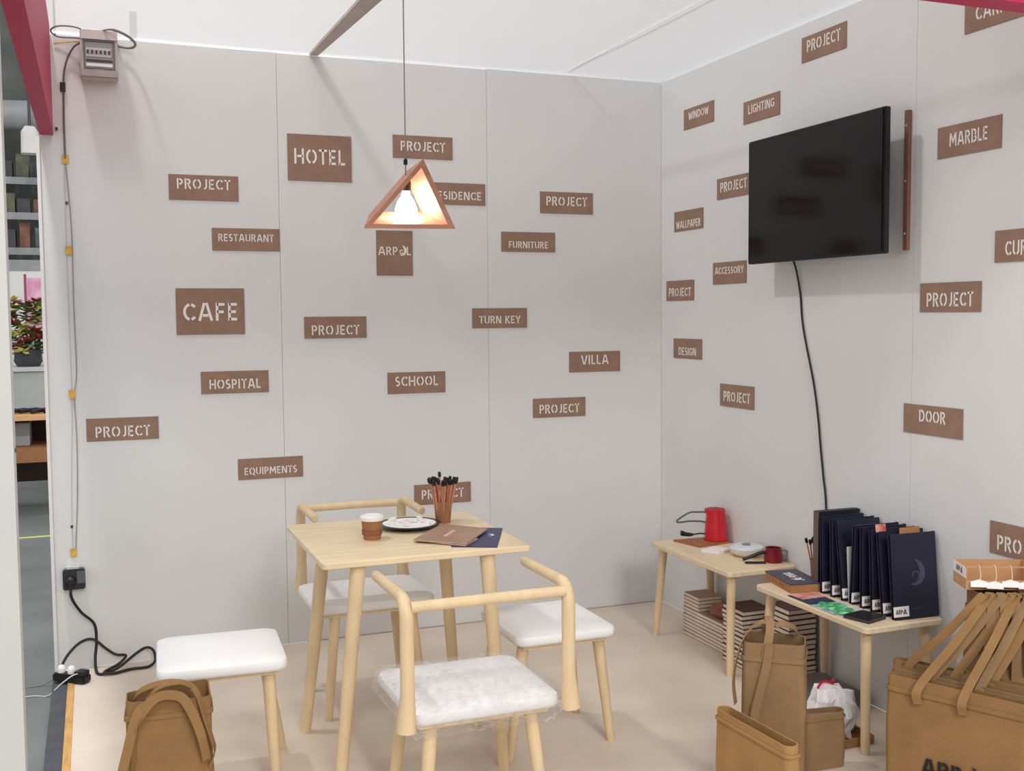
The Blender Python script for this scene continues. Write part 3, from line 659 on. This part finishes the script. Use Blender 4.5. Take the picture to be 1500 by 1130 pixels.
def make_bag(label, loc, rz, w, d, h, m, handles, seed=1, bulge=.02, wr=.008, sag=.012, name='tote_bag', hw=.026, tilt=(0, 0), logo=None):
    t = thing(name, label, 'bag', loc, rz, 'tan tote bags'); t.rotation_euler = (tilt[0], tilt[1], rz)
    obj('bag_body', bag_body(w, d, h, bulge, wr, seed, sag), m, t, smooth=True)
    bm = BM(); lo = []
    for z, off in ((h*.875, .0012), (h*.878, .0042), (h*.905, .0042), (h*.908, .0012)):
        tt = z/h; bb = bulge*math.sin(PI*min(1, tt*1.05))*(1-.35*tt); q = []
        for p in rrect(w+bb*1.2+2*off, d+1.2*bb+2*off, .022, 12, z):
            nv = noise.noise_vector(Vector((p.x*9+seed*3.1, p.y*9, z*7))); amp = wr*(.25+tt); q.append(p+Vector((nv.x*amp, nv.y*amp, 0)))
        lo.append(q)
    loft(bm, lo, False, False); obj('hem_seam', bm, m, t, smooth=True)
    for pts, wd in handles:
        bm = BM(); ribbon(bm, smoothpts(pts, 6), wd, hw, .003); obj('handle', bm, m, t, smooth=True)
    if logo:
        word, tw, th, u0, v0 = logo
        yy = -d/2-bulge*.75-.004
        obj('logo_print', text_bm(word, tw, th, .0006, .2, u0, v0, lambda u, v, dd: Vector((u, yy-dd, v)), logo=True, spacing=.10), black, t)
    return t
# bag by the left stool, handles flopped over its front
make_bag('stuffed tan tote bag with drooping handles in front of the left stool', (.170, 3.20, 0), R(-4), .225, .12, .455, tote,
  [([(-.095, -.072, .26), (-.092, -.090, .34), (-.075, -.092, .42), (-.03, -.086, .470), (.03, -.088, .468), (.06, -.10, .43), (.085, -.105, .36), (.10, -.098, .28)], [(.35, -1, .1)]*43 if False else (.3, .25, 1)),
   ([(-.10, .02, .40), (-.085, -.03, .468), (-.03, -.02, .487), (.03, -.02, .486), (.075, -.05, .466), (.098, -.085, .40), (.118, -.09, .33), (.123, -.075, .29), (.105, -.085, .255)], (.2, 1, .3)),
   ([(-.06, -.05, .455), (-.02, -.06, .492), (.03, -.055, .497), (.062, -.045, .48)], (0, 1, .1)),
   ([(-.04, -.060, .456), (-.082, -.090, .43), (-.112, -.112, .33), (-.135, -.125, .24), (-.15, -.13, .16)], (1, 0, 0))], 2, .022, .010, .014)
# narrow stiff bag before the benches
make_bag('tall stiff tan tote bag standing before the two benches', (2.035, 2.905, 0), R(-38), .195, .135, .475, tote2,
  [([(-.04, -.066, .36), (-.02, -.072, .46), (-.012, -.05, .520), (-.02, .0, .545), (-.03, .05, .52), (-.03, .07, .47)], (1, 0, 0)),
   ([(.0, -.02, .525), (-.04, -.03, .535), (-.085, -.045, .50), (-.115, -.06, .42), (-.125, -.065, .34), (-.118, -.065, .27)], (.2, 1, .2)),
   ([(-.012, -.076, .475), (-.022, -.080, .40), (-.040, -.083, .32), (-.055, -.090, .25), (-.06, -.095, .20)], (1, 0, 0)),
   ([(.0, -.03, .525), (.03, -.01, .528), (.06, .02, .51), (.07, .045, .485)], (0, 1, .3))], 5, .006, .004, .006)
# low bag in front of it
make_bag('low flat tan tote bag leaning before the tall stiff bag', (1.838, 2.715, 0), R(-87), .36, .05, .285, tote3,
  [], 8, .008, .004, .008)
make_bag('low tan tote bag right of the tall stiff bag', (2.25, 2.935, 0), R(-4), .155, .05, .195, tote2, [], 9, .006, .004, .006)
# pile of printed bags at the right
rot = math.atan2(-.365, .178)
def pile(label, off, along, z, m, seed, w=.42, h=.40, d=.035, logo=None, hs=()):
    dirv = Vector((math.cos(rot), math.sin(rot), 0)); nrm = Vector((-dirv.y, dirv.x, 0))
    p = Vector((2.30, 2.675, 0))+dirv*(w/2+along)+nrm*off
    return make_bag(label, (p.x, p.y, z), rot, w, d, h, m, hs, seed, .006, .004, .007, logo=logo)
def strap(x0, k, off=0.0, sh=0.0, zl=.33, y=-.026):
    """strap of a pile bag: from its side up to the top edge of the large bag behind, k = 0 left corner, 1 right corner"""
    a = Vector((x0, y, zl)); b = Vector((.012+.16*k-sh, .150+.12*k-off, .645)); mid = a.lerp(b, .55)
    return ([a, a+Vector((.003, -.002, .055)), mid+Vector((0, -.012, .012)), b, b+Vector((.012, .022, .0085))], (1, .3, 0))
pile('front tan tote bag of the right pile, printed with a black logo', .0, .0, 0, tote, 11, logo=('ARPOL', .205, .055, .012, .140), hs=[strap(-.105, .12), strap(.03, .52)])
pile('second tan tote bag standing behind the printed one', .055, -.010, 0, tote2, 12, h=.405, hs=[strap(-.09, .30, .055, -.01), strap(.06, .72, .055, -.01)])
pile('third tan tote bag at the back of the right pile', .110, -.028, 0, tote, 13, h=.415, hs=[strap(-.15, .0, .11, -.028, .36), strap(-.02, .42, .11, -.028), strap(.09, .9, .11, -.028)])
# large full bag behind the pile, carries the paper tray; its own and other straps fall over its front
make_bag('large bulging tan tote bag under the paper tray', (2.668, 2.575, 0), R(-27), .20, .15, .650, tote2,
  [([(-.085, -.092, .40), (-.080, -.104, .52), (-.072, -.096, .63), (-.068, -.06, .655)], (1, 0, 0)), ([(-.042, -.094, .36), (-.040, -.108, .50), (-.036, -.098, .63), (-.034, -.06, .655)], (1, .1, 0)),
   ([(.005, -.092, .38), (.0, -.11, .50), (-.002, -.10, .63), (-.002, -.06, .655)], (1, -.1, 0)), ([(.045, -.092, .40), (.042, -.108, .52), (.036, -.098, .63), (.034, -.06, .655)], (1, 0, 0)), ([(.088, -.09, .42), (.085, -.10, .52), (.078, -.096, .63), (.074, -.06, .655)], (1, 0, 0))], 21, .012, .004, .0)
# paper tray of tea bags
TZ = .6580
ty = thing('paper_tray', 'open kraft tray with white end label on top of the tan bags', 'tray', (2.655, 2.607, TZ), R(-25))
kt = mat('kraft_tray', rgb(190, 146, 104), .75, .05, 18)
bm = box(BM(), -.105, .105, -.058, .058, 0, .003); obj('tray_floor', bm, kt, ty)
obj('tray_wall', box(BM(), -.105, .105, .055, .058, .0032, .072), kt, ty); obj('tray_wall', box(BM(), -.105, .105, -.058, -.055, .0032, .03), kt, ty)
e = obj('tray_end', box(BM(), -.108, -.1052, -.058, .058, 0, .072), kt, ty); obj('tray_end', box(BM(), .1052, .108, -.058, .058, 0, .072), kt, ty)
obj('tray_rim', box(BM(), -.108, .108, -.058, -.0515, .0705, .0735), kt, ty)
lb = obj('end_label', box(BM(), -.1092, -.1082, -.056, .056, .036, .071), white, ty)
obj('lettering', text_bm('ARPOL', .06, .018, .0003, .2, 0, .054, lambda u, v, d: Vector((-.1092-d, -u, v)), logo=True), navy, lb)
for k in range(4):
    bm = BM(); lp = []
    for s in range(7):
        q = s/6-.5; wv = .023*(1-.3*abs(q)*2); lp.append([Vector((q*.05, -.006-.002, .0)), Vector((q*.05, .006, 0)), Vector((q*.05, .004, wv)), Vector((q*.05, -.005, wv*1.05))])
    loft(bm, lp)
    tb_ = thing('tea_bag', 'white tea bag hooked over the front of the paper tray', 'tea bag', (2.655, 2.607, TZ), R(-25), 'tea bags in the paper tray')
    x = -.072+.048*k
    obj('sachet', bm, white, tb_, (x, -.069, .006 if k % 2 else .011), (R(-14), 0, random.uniform(-.15, .15)))
    bm = BM(); tube(bm, smoothpts([(x, -.070, .026), (x+.006, -.066, .045), (x+.004, -.060, .0745), (x+.004, -.045, .0755)]), .0012, 5); obj('string', bm, cream, tb_)

# ================================================================== below the folder bench
gb = thing('storage_box', 'grey plastic storage box against the wall under the folder bench', 'box', (2.62, 3.44, 0))
bm = BM(); loft(bm, [rrect(.20, .25, .02, 5, 0), rrect(.215, .265, .02, 5, .055)]); obj('box_body', bm, mat('grey_plastic', rgb(120, 116, 114), .4, .04, 6), gb)
bm = BM(); loft(bm, [rrect(.228, .278, .022, 5, .0555), rrect(.228, .278, .022, 5, .066), rrect(.20, .25, .022, 5, .072)]); obj('box_lid', bm, mat('grey_lid', rgb(104, 100, 100), .35, .05, 6), gb)
ct = thing('carton_tray', 'shallow brown carton tray on the floor below the folder bench', 'tray', (2.452, 3.145, 0))
for x0, x1, y0, y1, z1 in ((-.09, .09, -.12, .12, .004), (-.09, -.086, -.12, .12, .032), (.086, .09, -.12, .12, .032), (-.0858, .0858, -.12, -.116, .032), (-.0858, .0858, .116, .12, .032)):
    obj('carton_side' if z1 > .01 else 'carton_floor', box(BM(), x0, x1, y0, y1, 0 if z1 < .01 else .0042, z1), kraft, ct)
bm = BM(); lp = []
for k, (r, z) in enumerate(((.05, .0), (.066, .012), (.074, .036), (.085, .06), (.088, .09), (.076, .13), (.058, .165), (.034, .175), (.004, .17))):
    lp.append([p+Vector(noise.noise_vector(p*38+Vector((0, 0, k*.7))))*.026*(k > 0) for p in circ(r, z, 30)])
loft(bm, lp)
for v in bm.verts: v.co.z = max(0, v.co.z)
pb = tag(obj('plastic_bag', bm, mat('white_film', rgb(226, 224, 226), .35, .04, 12), None, (2.455, 3.148, .0045)), 'crumpled white plastic bag in the carton tray', 'bag')
bm = BM(); ribbon(bm, smoothpts([(-.05, .02, .170), (-.02, .03, .186), (.01, .02, .183), (.03, .035, .188), (.05, .05, .17)]), (0, .3, 1), .008, .004); obj('tie_strip', bm, red, pb)
bm = BM(); lp = []
for k, (r, z) in enumerate(((.03, 0), (.042, .02), (.044, .06), (.036, .09), (.02, .10), (.003, .098))):
    lp.append([p+Vector(noise.noise_vector(p*24+Vector((3, 0, k))))*.012*(k > 0) for p in circ(r, z, 18)])
loft(bm, lp)
for v in bm.verts: v.co.z = max(0, v.co.z)
tag(obj('paper_bag', bm, kraft, None, (2.335, 3.30, 0)), 'crumpled brown paper bag beside the white plastic bag', 'bag')

# ================================================================== electrics on the back wall, left
JY = YB
jb = thing('junction_box', 'grey electrical distribution box with breakers at the top left', 'electrical box', (.060, JY, 2.545))
bx = mat('grey_box_plastic', rgb(196, 186, 182), .45, .03, 6)
bm = box(BM(), -.074, .074, -.082, -.0006, 0, .196); bmesh.ops.bevel(bm, geom=bm.edges[:], offset=.005, segments=2, affect='EDGES'); obj('box_body', bm, bx, jb)
obj('hood', box(BM(), -.072, .072, -.094, -.0825, .156, .194), bx, jb); obj('bottom_ledge', box(BM(), -.072, .072, -.098, -.0825, .002, .03), mat('box_ledge_grey', rgb(160, 150, 142), .5), jb)  # bottom ledge in a darker grey than the box body
fr = BM()
for a, b_, c, d in ((-.062, .062, .148, .154), (-.062, .062, .034, .040), (-.062, -.056, .0402, .1478), (.056, .062, .0402, .1478)): box(fr, a, b_, -.090, -.0826, c, d)
obj('window_frame', fr, mat('slate_plastic', rgb(88, 90, 98), .4), jb)
obj('breaker_plate', box(BM(), -.0555, .0555, -.0838, -.0824, .0405, .1475), mat('plate_grey', rgb(158, 156, 156), .5), jb)
for k in range(6):
    br = obj('breaker', box(BM(), -.052+.0168*k, -.0368+.0168*k, -.088, -.084, .085, .122), lightgrey, jb); obj('switch', box(BM(), -.049+.0168*k, -.0398+.0168*k, -.0905, -.0882, .096, .112), darkgrey, br)
obj('terminal_strip', box(BM(), -.052, .052, -.086, -.084, .064, .074), darkgrey, jb); obj('label_strip', box(BM(), -.052, .052, -.085, -.084, .046, .058), white, jb)
obj('latch', box(BM(), -.02, .02, -.0955, -.0905, .0302, .040), mat('slate_plastic', rgb(88, 90, 98)), jb)
def wire(name, label, pts, r, m, k=6, cat='cable', group=None):
    bm = BM(); tube(bm, smoothpts(pts, k), r, 8); return tag(obj(name, bm, m, None, None, None, True), label, cat, group)
def P(x, z, y=.02): return (x, YB-y, z)
wire('coiled_cable', 'grey cable loop left above the electrical box', [P(.02, 2.722, .05), P(-.02, 2.74, .10), P(-.09, 2.735, .13), P(-.125, 2.722, .10), P(-.10, 2.712, .04), P(-.03, 2.715, .03), P(.02, 2.712, .04)], .0035, greycable)
wire('coiled_cable', 'grey cable loop right above the electrical box', [P(.05, 2.73, .05), P(.06, 2.745, .06), P(.11, 2.738, .13), P(.17, 2.715, .14), P(.205, 2.695, .09), P(.185, 2.69, .03), P(.12, 2.70, .02), P(.06, 2.722, .03)], .0055, greycable)
wire('yellow_wire', 'thin yellowish wire leaving the electrical box to the left', [P(.0, 2.70, .03), P(-.04, 2.70, .02), P(-.09, 2.695, .01), P(-.118, 2.690, .006)], .0025, tapem)
wire('supply_cable', 'dark cable from electrical box down to the inline connector', [P(-.016, 2.69, .05), P(-.04, 2.675, .03), P(-.066, 2.63, .012), P(-.082, 2.56, .008), P(-.086, 2.45, .0055), P(-.088, 2.36, .0055), P(-.088, 2.21, .0055)], .004, mat('brown_grey_cable', rgb(110, 96, 94), .5))
bm = box(BM(), -.011, .011, -.014, -.0105, 0, .04); tag(obj('inline_connector', bm, rubber, None, (-.088, YB, 2.49)), 'small black connector on the cable below the electrical box', 'connector')
wire('wall_wire', 'thin grey wire running down the wall to the socket', [P(-.088, 2.205, .003), P(-.076, 2.0, .003), P(-.072, 1.83, .003), P(-.074, 1.6, .003), P(-.072, 1.3, .003), P(-.084, 1.2, .003), P(-.08, 1.0, .003), P(-.086, .75, .003), P(-.10, .53, .003)], .0022, mat('pale_grey_wire', rgb(150, 146, 144), .5))
wire('wall_wire', 'straight pale wire left of the grey wall wire', [P(-.093, 2.20, .003), P(-.095, 1.7, .003), P(-.094, 1.2, .003), P(-.108, .8, .003), P(-.112, .52, .003)], .0016, lightgrey)
for z, x, w in ((2.208, -.088, 'highest, below the pink beam'), (1.822, -.087, 'second from the top'), (1.206, -.093, 'third from the top'), (.515, -.109, 'lowest, just above the black socket')):
    bm = box(BM(), -.013, .013, -.0075, -.0056, -.019, .019); t = tag(obj('tape_patch', bm, tapem, None, (x, YB, z)), 'yellowish tape patch holding the wire, '+w, 'tape', 'tape patches on the wall wire')
for z, x, w in ((2.024, -.088, 'upper'), (.63, -.112, 'lower')):
    bm = box(BM(), -.005, .005, -.0085, -.0056, -.006, .006); tag(obj('cable_clip', bm, darkgrey, None, (x, YB, z)), w+' small dark clip on the wall wire', 'clip')
bm = BM(); lathe(bm, [(.006, 0), (.006, .018), (.004, .02)], 12); tag(obj('screw_plug', bm, mat('dark_metal', rgb(70, 60, 62), .4), None, (-.118, YB-.0005, 2.335), (R(90), 0, 0)), 'short dark bolt sticking out beside the pink beam', 'bolt')
sk = thing('wall_socket', 'black wall socket with plug at the bottom left wall', 'socket', (-.110, YB, .36))
bm = box(BM(), -.045, .045, -.045, -.0005, 0, .088); bmesh.ops.bevel(bm, geom=bm.edges[:], offset=.005, segments=2, affect='EDGES'); obj('socket_body', bm, mat('anthracite', rgb(44, 44, 48), .4), sk)
obj('top_plate', box(BM(), -.03, .022, -.03, -.004, .0885, .098), lightgrey, sk)
bm = BM(); lathe(bm, [(.024, 0), (.022, .022), (.013, .03)], 16); obj('plug', bm, black, sk, (-.014, -.0455, .04), (R(90), 0, 0), True)
obj('side_cover', box(BM(), .012, .043, -.06, -.0455, .03, .08), mat('slate_plastic', rgb(88, 90, 98)), sk)
wire('power_cable', 'thick black cable hanging from the socket and looping on the floor', [(-.124, YB-.08, .385), (-.120, YB-.075, .33), (-.085, YB-.05, .26), (-.035, YB-.035, .20), (-.028, YB-.035, .12), (-.035, YB-.05, .05), (-.03, 4.90, .009), (.0, 4.87, .008), (.06, 4.90, .02), (.13, 4.95, .055), (.175, 4.96, .075), (.205, 4.95, .062), (.21, 4.92, .025), (.18, 4.895, .0085), (.11, 4.89, .0085), (.04, 4.86, .0085), (.0, 4.862, .017), (.06, 4.91, .032), (.09, 4.96, .05), (.05, 4.975, .055), (.01, 4.98, .085), (-.04, 4.985, .13), (-.09, 4.985, .125), (-.14, 4.97, .085), (-.17, 4.94, .04), (-.168, 4.90, .014)], .0062, rubber, 8)
ps = thing('power_strip', 'black power strip with white plugs on the floor edge', 'power strip', (-.125, 4.835, .0025), R(-38))
bm = box(BM(), -.085, .075, -.026, .026, 0, .034); bmesh.ops.bevel(bm, geom=bm.edges[:], offset=.006, segments=2, affect='EDGES'); obj('strip_body', bm, black, ps)
for x, c in ((-.055, white), (-.005, white)):
    bm = BM(); lathe(bm, [(.016, .0345), (.017, .05), (.012, .062), (.005, .066)], 14); obj('plug', bm, c, ps, (x, 0, 0), None, True)
bm = box(BM(), .025, .068, -.021, .021, .0345, .05); obj('adapter', bm, rubber, ps)
wire('floor_wire', 'thin grey wire on the hall floor, farther from the camera', [(-.165, 4.90, .004), (-.20, 4.905, 0), (-.26, 4.92, -.026), (-.40, 4.93, -.0265)], .0028, greycable)
wire('floor_wire', 'thin grey wire curling over the power strip to the hall floor', [(-.085, 4.80, .04), (-.12, 4.79, .043), (-.17, 4.775, .015), (-.22, 4.77, -.025), (-.27, 4.79, -.0265), (-.36, 4.80, -.0265)], .0028, lightgrey)

# ================================================================== the hall seen through the gap at the left
struct(bbox_obj('wall_hall', -9, -.42, 14.6, 14.7, -.08, 8, mat('hall_wall', rgb(86, 88, 84), .8, .25, 1.5)))
st = thing('stall_table', 'wooden stall table with lower shelf in the hall behind', 'table', (-.62, 9.6, -.03))
fw_ = mat('orange_pine', rgb(214, 160, 112), .6, .08, 6); fw2 = mat('brown_pine', rgb(150, 104, 66), .6, .1, 6)
obj('table_top', box(BM(), -.7, .7, -.3, .3, .76, .80), fw_, st); obj('shelf', box(BM(), -.66, .66, -.26, .26, .42, .54), fw2, st)
for sx in (-.62, .62):
    for sy in (-.24, .24): obj('leg', box(BM(), sx-.03, sx+.03, sy-.03, sy+.03, 0, .759), fw2, st)
obj('back_panel', box(BM(), -.66, .66, .262, .275, .20, .755), mat('dark_panel', rgb(60, 46, 40), .8), st)
tag(bbox_obj('storage_crate', -.75, -.5, 9.45, 9.75, .512, .70, midgrey, None, .01), 'grey crate on the shelf of the stall table', 'crate')
tg = thing('tool_pile', 'dark tools lying on the stall table', 'tools', (-.55, 9.5, .7705))
for a in range(5):
    bm = BM(); tube(bm, [(-.2+.09*a, -.1+.04*(a % 3), .02), (-.08+.09*a, .02, .03), (-.02+.09*a, .05, .018)], .017, 6); obj('tool', bm, black, tg)
cn = thing('white_counter', 'pale grey counter behind the stall table', 'counter', (-.75, 11.6, -.03))
obj('counter_body', box(BM(), -.9, .9, -.25, .25, 0, 1.06), mat('pale_counter', rgb(176, 178, 174), .6, .05, 3), cn); obj('counter_top', box(BM(), -.93, .93, -.28, .28, 1.0605, 1.10), lightgrey, cn)
vs = thing('flower_arrangement', 'red, yellow and green flowers in a dark pot on the counter', 'flowers', (-.60, 11.55, 1.0705))
bm = BM(); lathe(bm, [(.10, 0), (.13, .05), (.12, .16), (.10, .17)], 14); obj('pot', bm, darkgrey, vs, smooth=True)
fl = [mat('leaf_green', rgb(62, 96, 50), .6, .2, 20), mat('petal_red', rgb(150, 48, 40), .6, .1, 20), mat('petal_yellow', rgb(206, 200, 96), .6, .1, 20), mat('petal_white', rgb(220, 216, 206), .6)]
rnd = random.Random(4)
for k in range(90):
    a = rnd.uniform(0, 2*PI); rr = .24*math.sqrt(rnd.random()); z = rnd.uniform(.18, .70)-rr*.3; c = Vector((rr*math.cos(a), rr*math.sin(a)*.7, z))
    kind = 0 if k < 44 else (1 if k < 66 else (2 if k < 82 else 3)); bm = BM(); s = rnd.uniform(.05, .085)
    n = 3 if kind == 0 else 6
    for q in range(n):
        b_ = 2*PI*q/n+a; e1 = Vector((math.cos(b_), math.sin(b_), rnd.uniform(-.3, .6)))*s*(2.0 if kind == 0 else 1.2); sd = Vector((-math.sin(b_), math.cos(b_), .1))*s*.4
        v = [bm.verts.new(p) for p in (c, c+e1*.5+sd, c+e1, c+e1*.5-sd, c+e1*.5-Vector((0, 0, s*.25)))]
        bm.faces.new((v[0], v[1], v[4])); bm.faces.new((v[1], v[2], v[4])); bm.faces.new((v[2], v[3], v[4])); bm.faces.new((v[3], v[0], v[4])); bm.faces.new((v[0], v[3], v[2], v[1]))
    obj('leaf' if kind == 0 else 'flower', bm, fl[kind], vs)
for k in range(7):
    bm = BM(); a = k*.9; tube(bm, [(0, 0, .1), (.07*math.cos(a), .05*math.sin(a), .4)], .006, 5); obj('stem', bm, fl[0], vs)
jk = thing('coat_stand', 'dark coat on a stand beside the flowers in the hall', 'coat stand', (-.215, 10.6, -.03))
bm = BM(); tube(bm, [(0, 0, .02), (0, 0, 1.75)], .02, 8); obj('pole', bm, black, jk)
bm = BM(); lathe(bm, [(.2, 0), (.2, .02), (.03, .03)], 16); obj('base', bm, black, jk)
bm = BM(); lo = []
for z, w, d in ((.72, .10, .10), (.9, .13, .11), (1.2, .15, .10), (1.45, .17, .09), (1.58, .12, .07), (1.64, .03, .03)): lo.append([p+Vector(noise.noise_vector(p*8))*.02 for p in rrect(w*2, d*2, .05, 6, z)])
loft(bm, lo); obj('coat', bm, rubber, jk, smooth=True)
bn = thing('banner', 'pink and white banner hanging in the hall', 'banner', (-.42, 12.6, 1.45))
obj('cloth', box(BM(), -.22, .22, -.01, .01, 0, .52), mat('banner_pink', rgb(196, 110, 150), .7, .25, 6, col2=rgb(226, 190, 206)), bn); obj('pole', box(BM(), -.25, -.225, -.012, .012, -1.5, .56), mat('banner_dark', rgb(150, 60, 90), .6), bn)
bb = thing('white_partition', 'white partition wall of another stall in the hall', 'partition', (-1.2, 13.2, -.08))
obj('panel', box(BM(), -1.6, 1.6, 0, .05, 0, 2.15), mat('partition_white', rgb(214, 216, 210), .6, .03, 2), bb); obj('top_rail', box(BM(), -1.62, 1.62, -.01, .06, 2.151, 2.27), midgrey, bb)
for k, (px, hh) in enumerate(((-.66, .55), (-.52, .48), (-.44, .5))):
    pass
rk = thing('pallet_rack', 'steel rack loaded with dark goods high in the hall', 'rack', (-1.0, 13.9, -.08))
for z in (2.35, 2.75, 3.15, 4.0): obj('beam', box(BM(), -1.6, 1.6, -.3, -.25, z, z+.08), (midgrey, lightgrey)[z > 3.5], rk)
for z in (2.40, 2.80, 3.20): obj('deck', box(BM(), -1.6, 1.6, -.249, .25, z, z+.03), darkgrey, rk)
for x in (-1.55, 1.55): obj('upright', box(BM(), x-.04, x+.04, -.29, -.21, 0, 5.2), midgrey, rk)
rnd = random.Random(9)
bl = ('low', 'middle', 'high'); colr = [darkgrey, mat('goods_brown', rgb(120, 84, 66), .7, .2, 9), mat('goods_blue', rgb(86, 100, 104), .7, .2, 9), lightgrey, black, mat('goods_olive', rgb(92, 92, 72), .7, .2, 9)]
pos = ('first', 'second', 'third', 'fourth', 'fifth', 'sixth')
for s, z in enumerate((2.351, 2.751, 3.151)):
    for k in range(6):
        w = rnd.uniform(.10, .15); h = rnd.uniform(.14, .33); x = -.86+.16*k
        g = thing('goods_carton', '%s carton from the left on the %s shelf of the hall rack' % (pos[k], bl[s]), 'carton', (x, 13.85, z), 0, 'goods on the hall rack')
        obj('carton_body', box(BM(), -w/2, w/2, -.14, .14, 0, h), colr[(s*5+k*7) % 6], g); obj('carton_tape', box(BM(), -w/2-.001, w/2+.001, -.03, .03, h+.0002, h+.003), cream, g)
dt = thing('ventilation_duct', 'grey ventilation duct under the hall roof', 'duct', (-1.2, 13.4, 3.75))
bm = BM(); tube(bm, [(-1.5, 0, 0), (1.5, 0, .1)], .16, 16); obj('pipe', bm, midgrey, dt, smooth=True)
for x in (-.9, 0, .9): 
    bm = BM(); tube(bm, [(x-.02, 0, .04+.033*x), (x+.02, 0, .04+.033*x)], .175, 16); obj('collar', bm, darkgrey, dt)
    bm = BM(); tube(bm, [(x, 0, .1), (x, 0, 2.2)], .012, 6); obj('hanger', bm, darkgrey, dt)
fx = thing('flood_light', 'white flood light hanging under the hall roof', 'lamp', (-.55, 12.4, 3.25))
bm = BM(); loft(bm, [rrect(.10, .10, .03, 5, .28), rrect(.17, .16, .04, 5, .22), rrect(.18, .17, .04, 5, 0)]); obj('housing', bm, lightgrey, fx); bm = BM(); tube(bm, [(0, 0, .28), (0, 0, 2.2)], .015, 6); obj('hanger', bm, darkgrey, fx)
tag(bbox_obj('floor_tape', -1.5, -.2, 8.35, 8.40, -.0299, -.029, mat('yellow_green_tape', rgb(206, 212, 110), .6, .05, 8)), 'yellow tape line across the grey hall floor', 'tape')
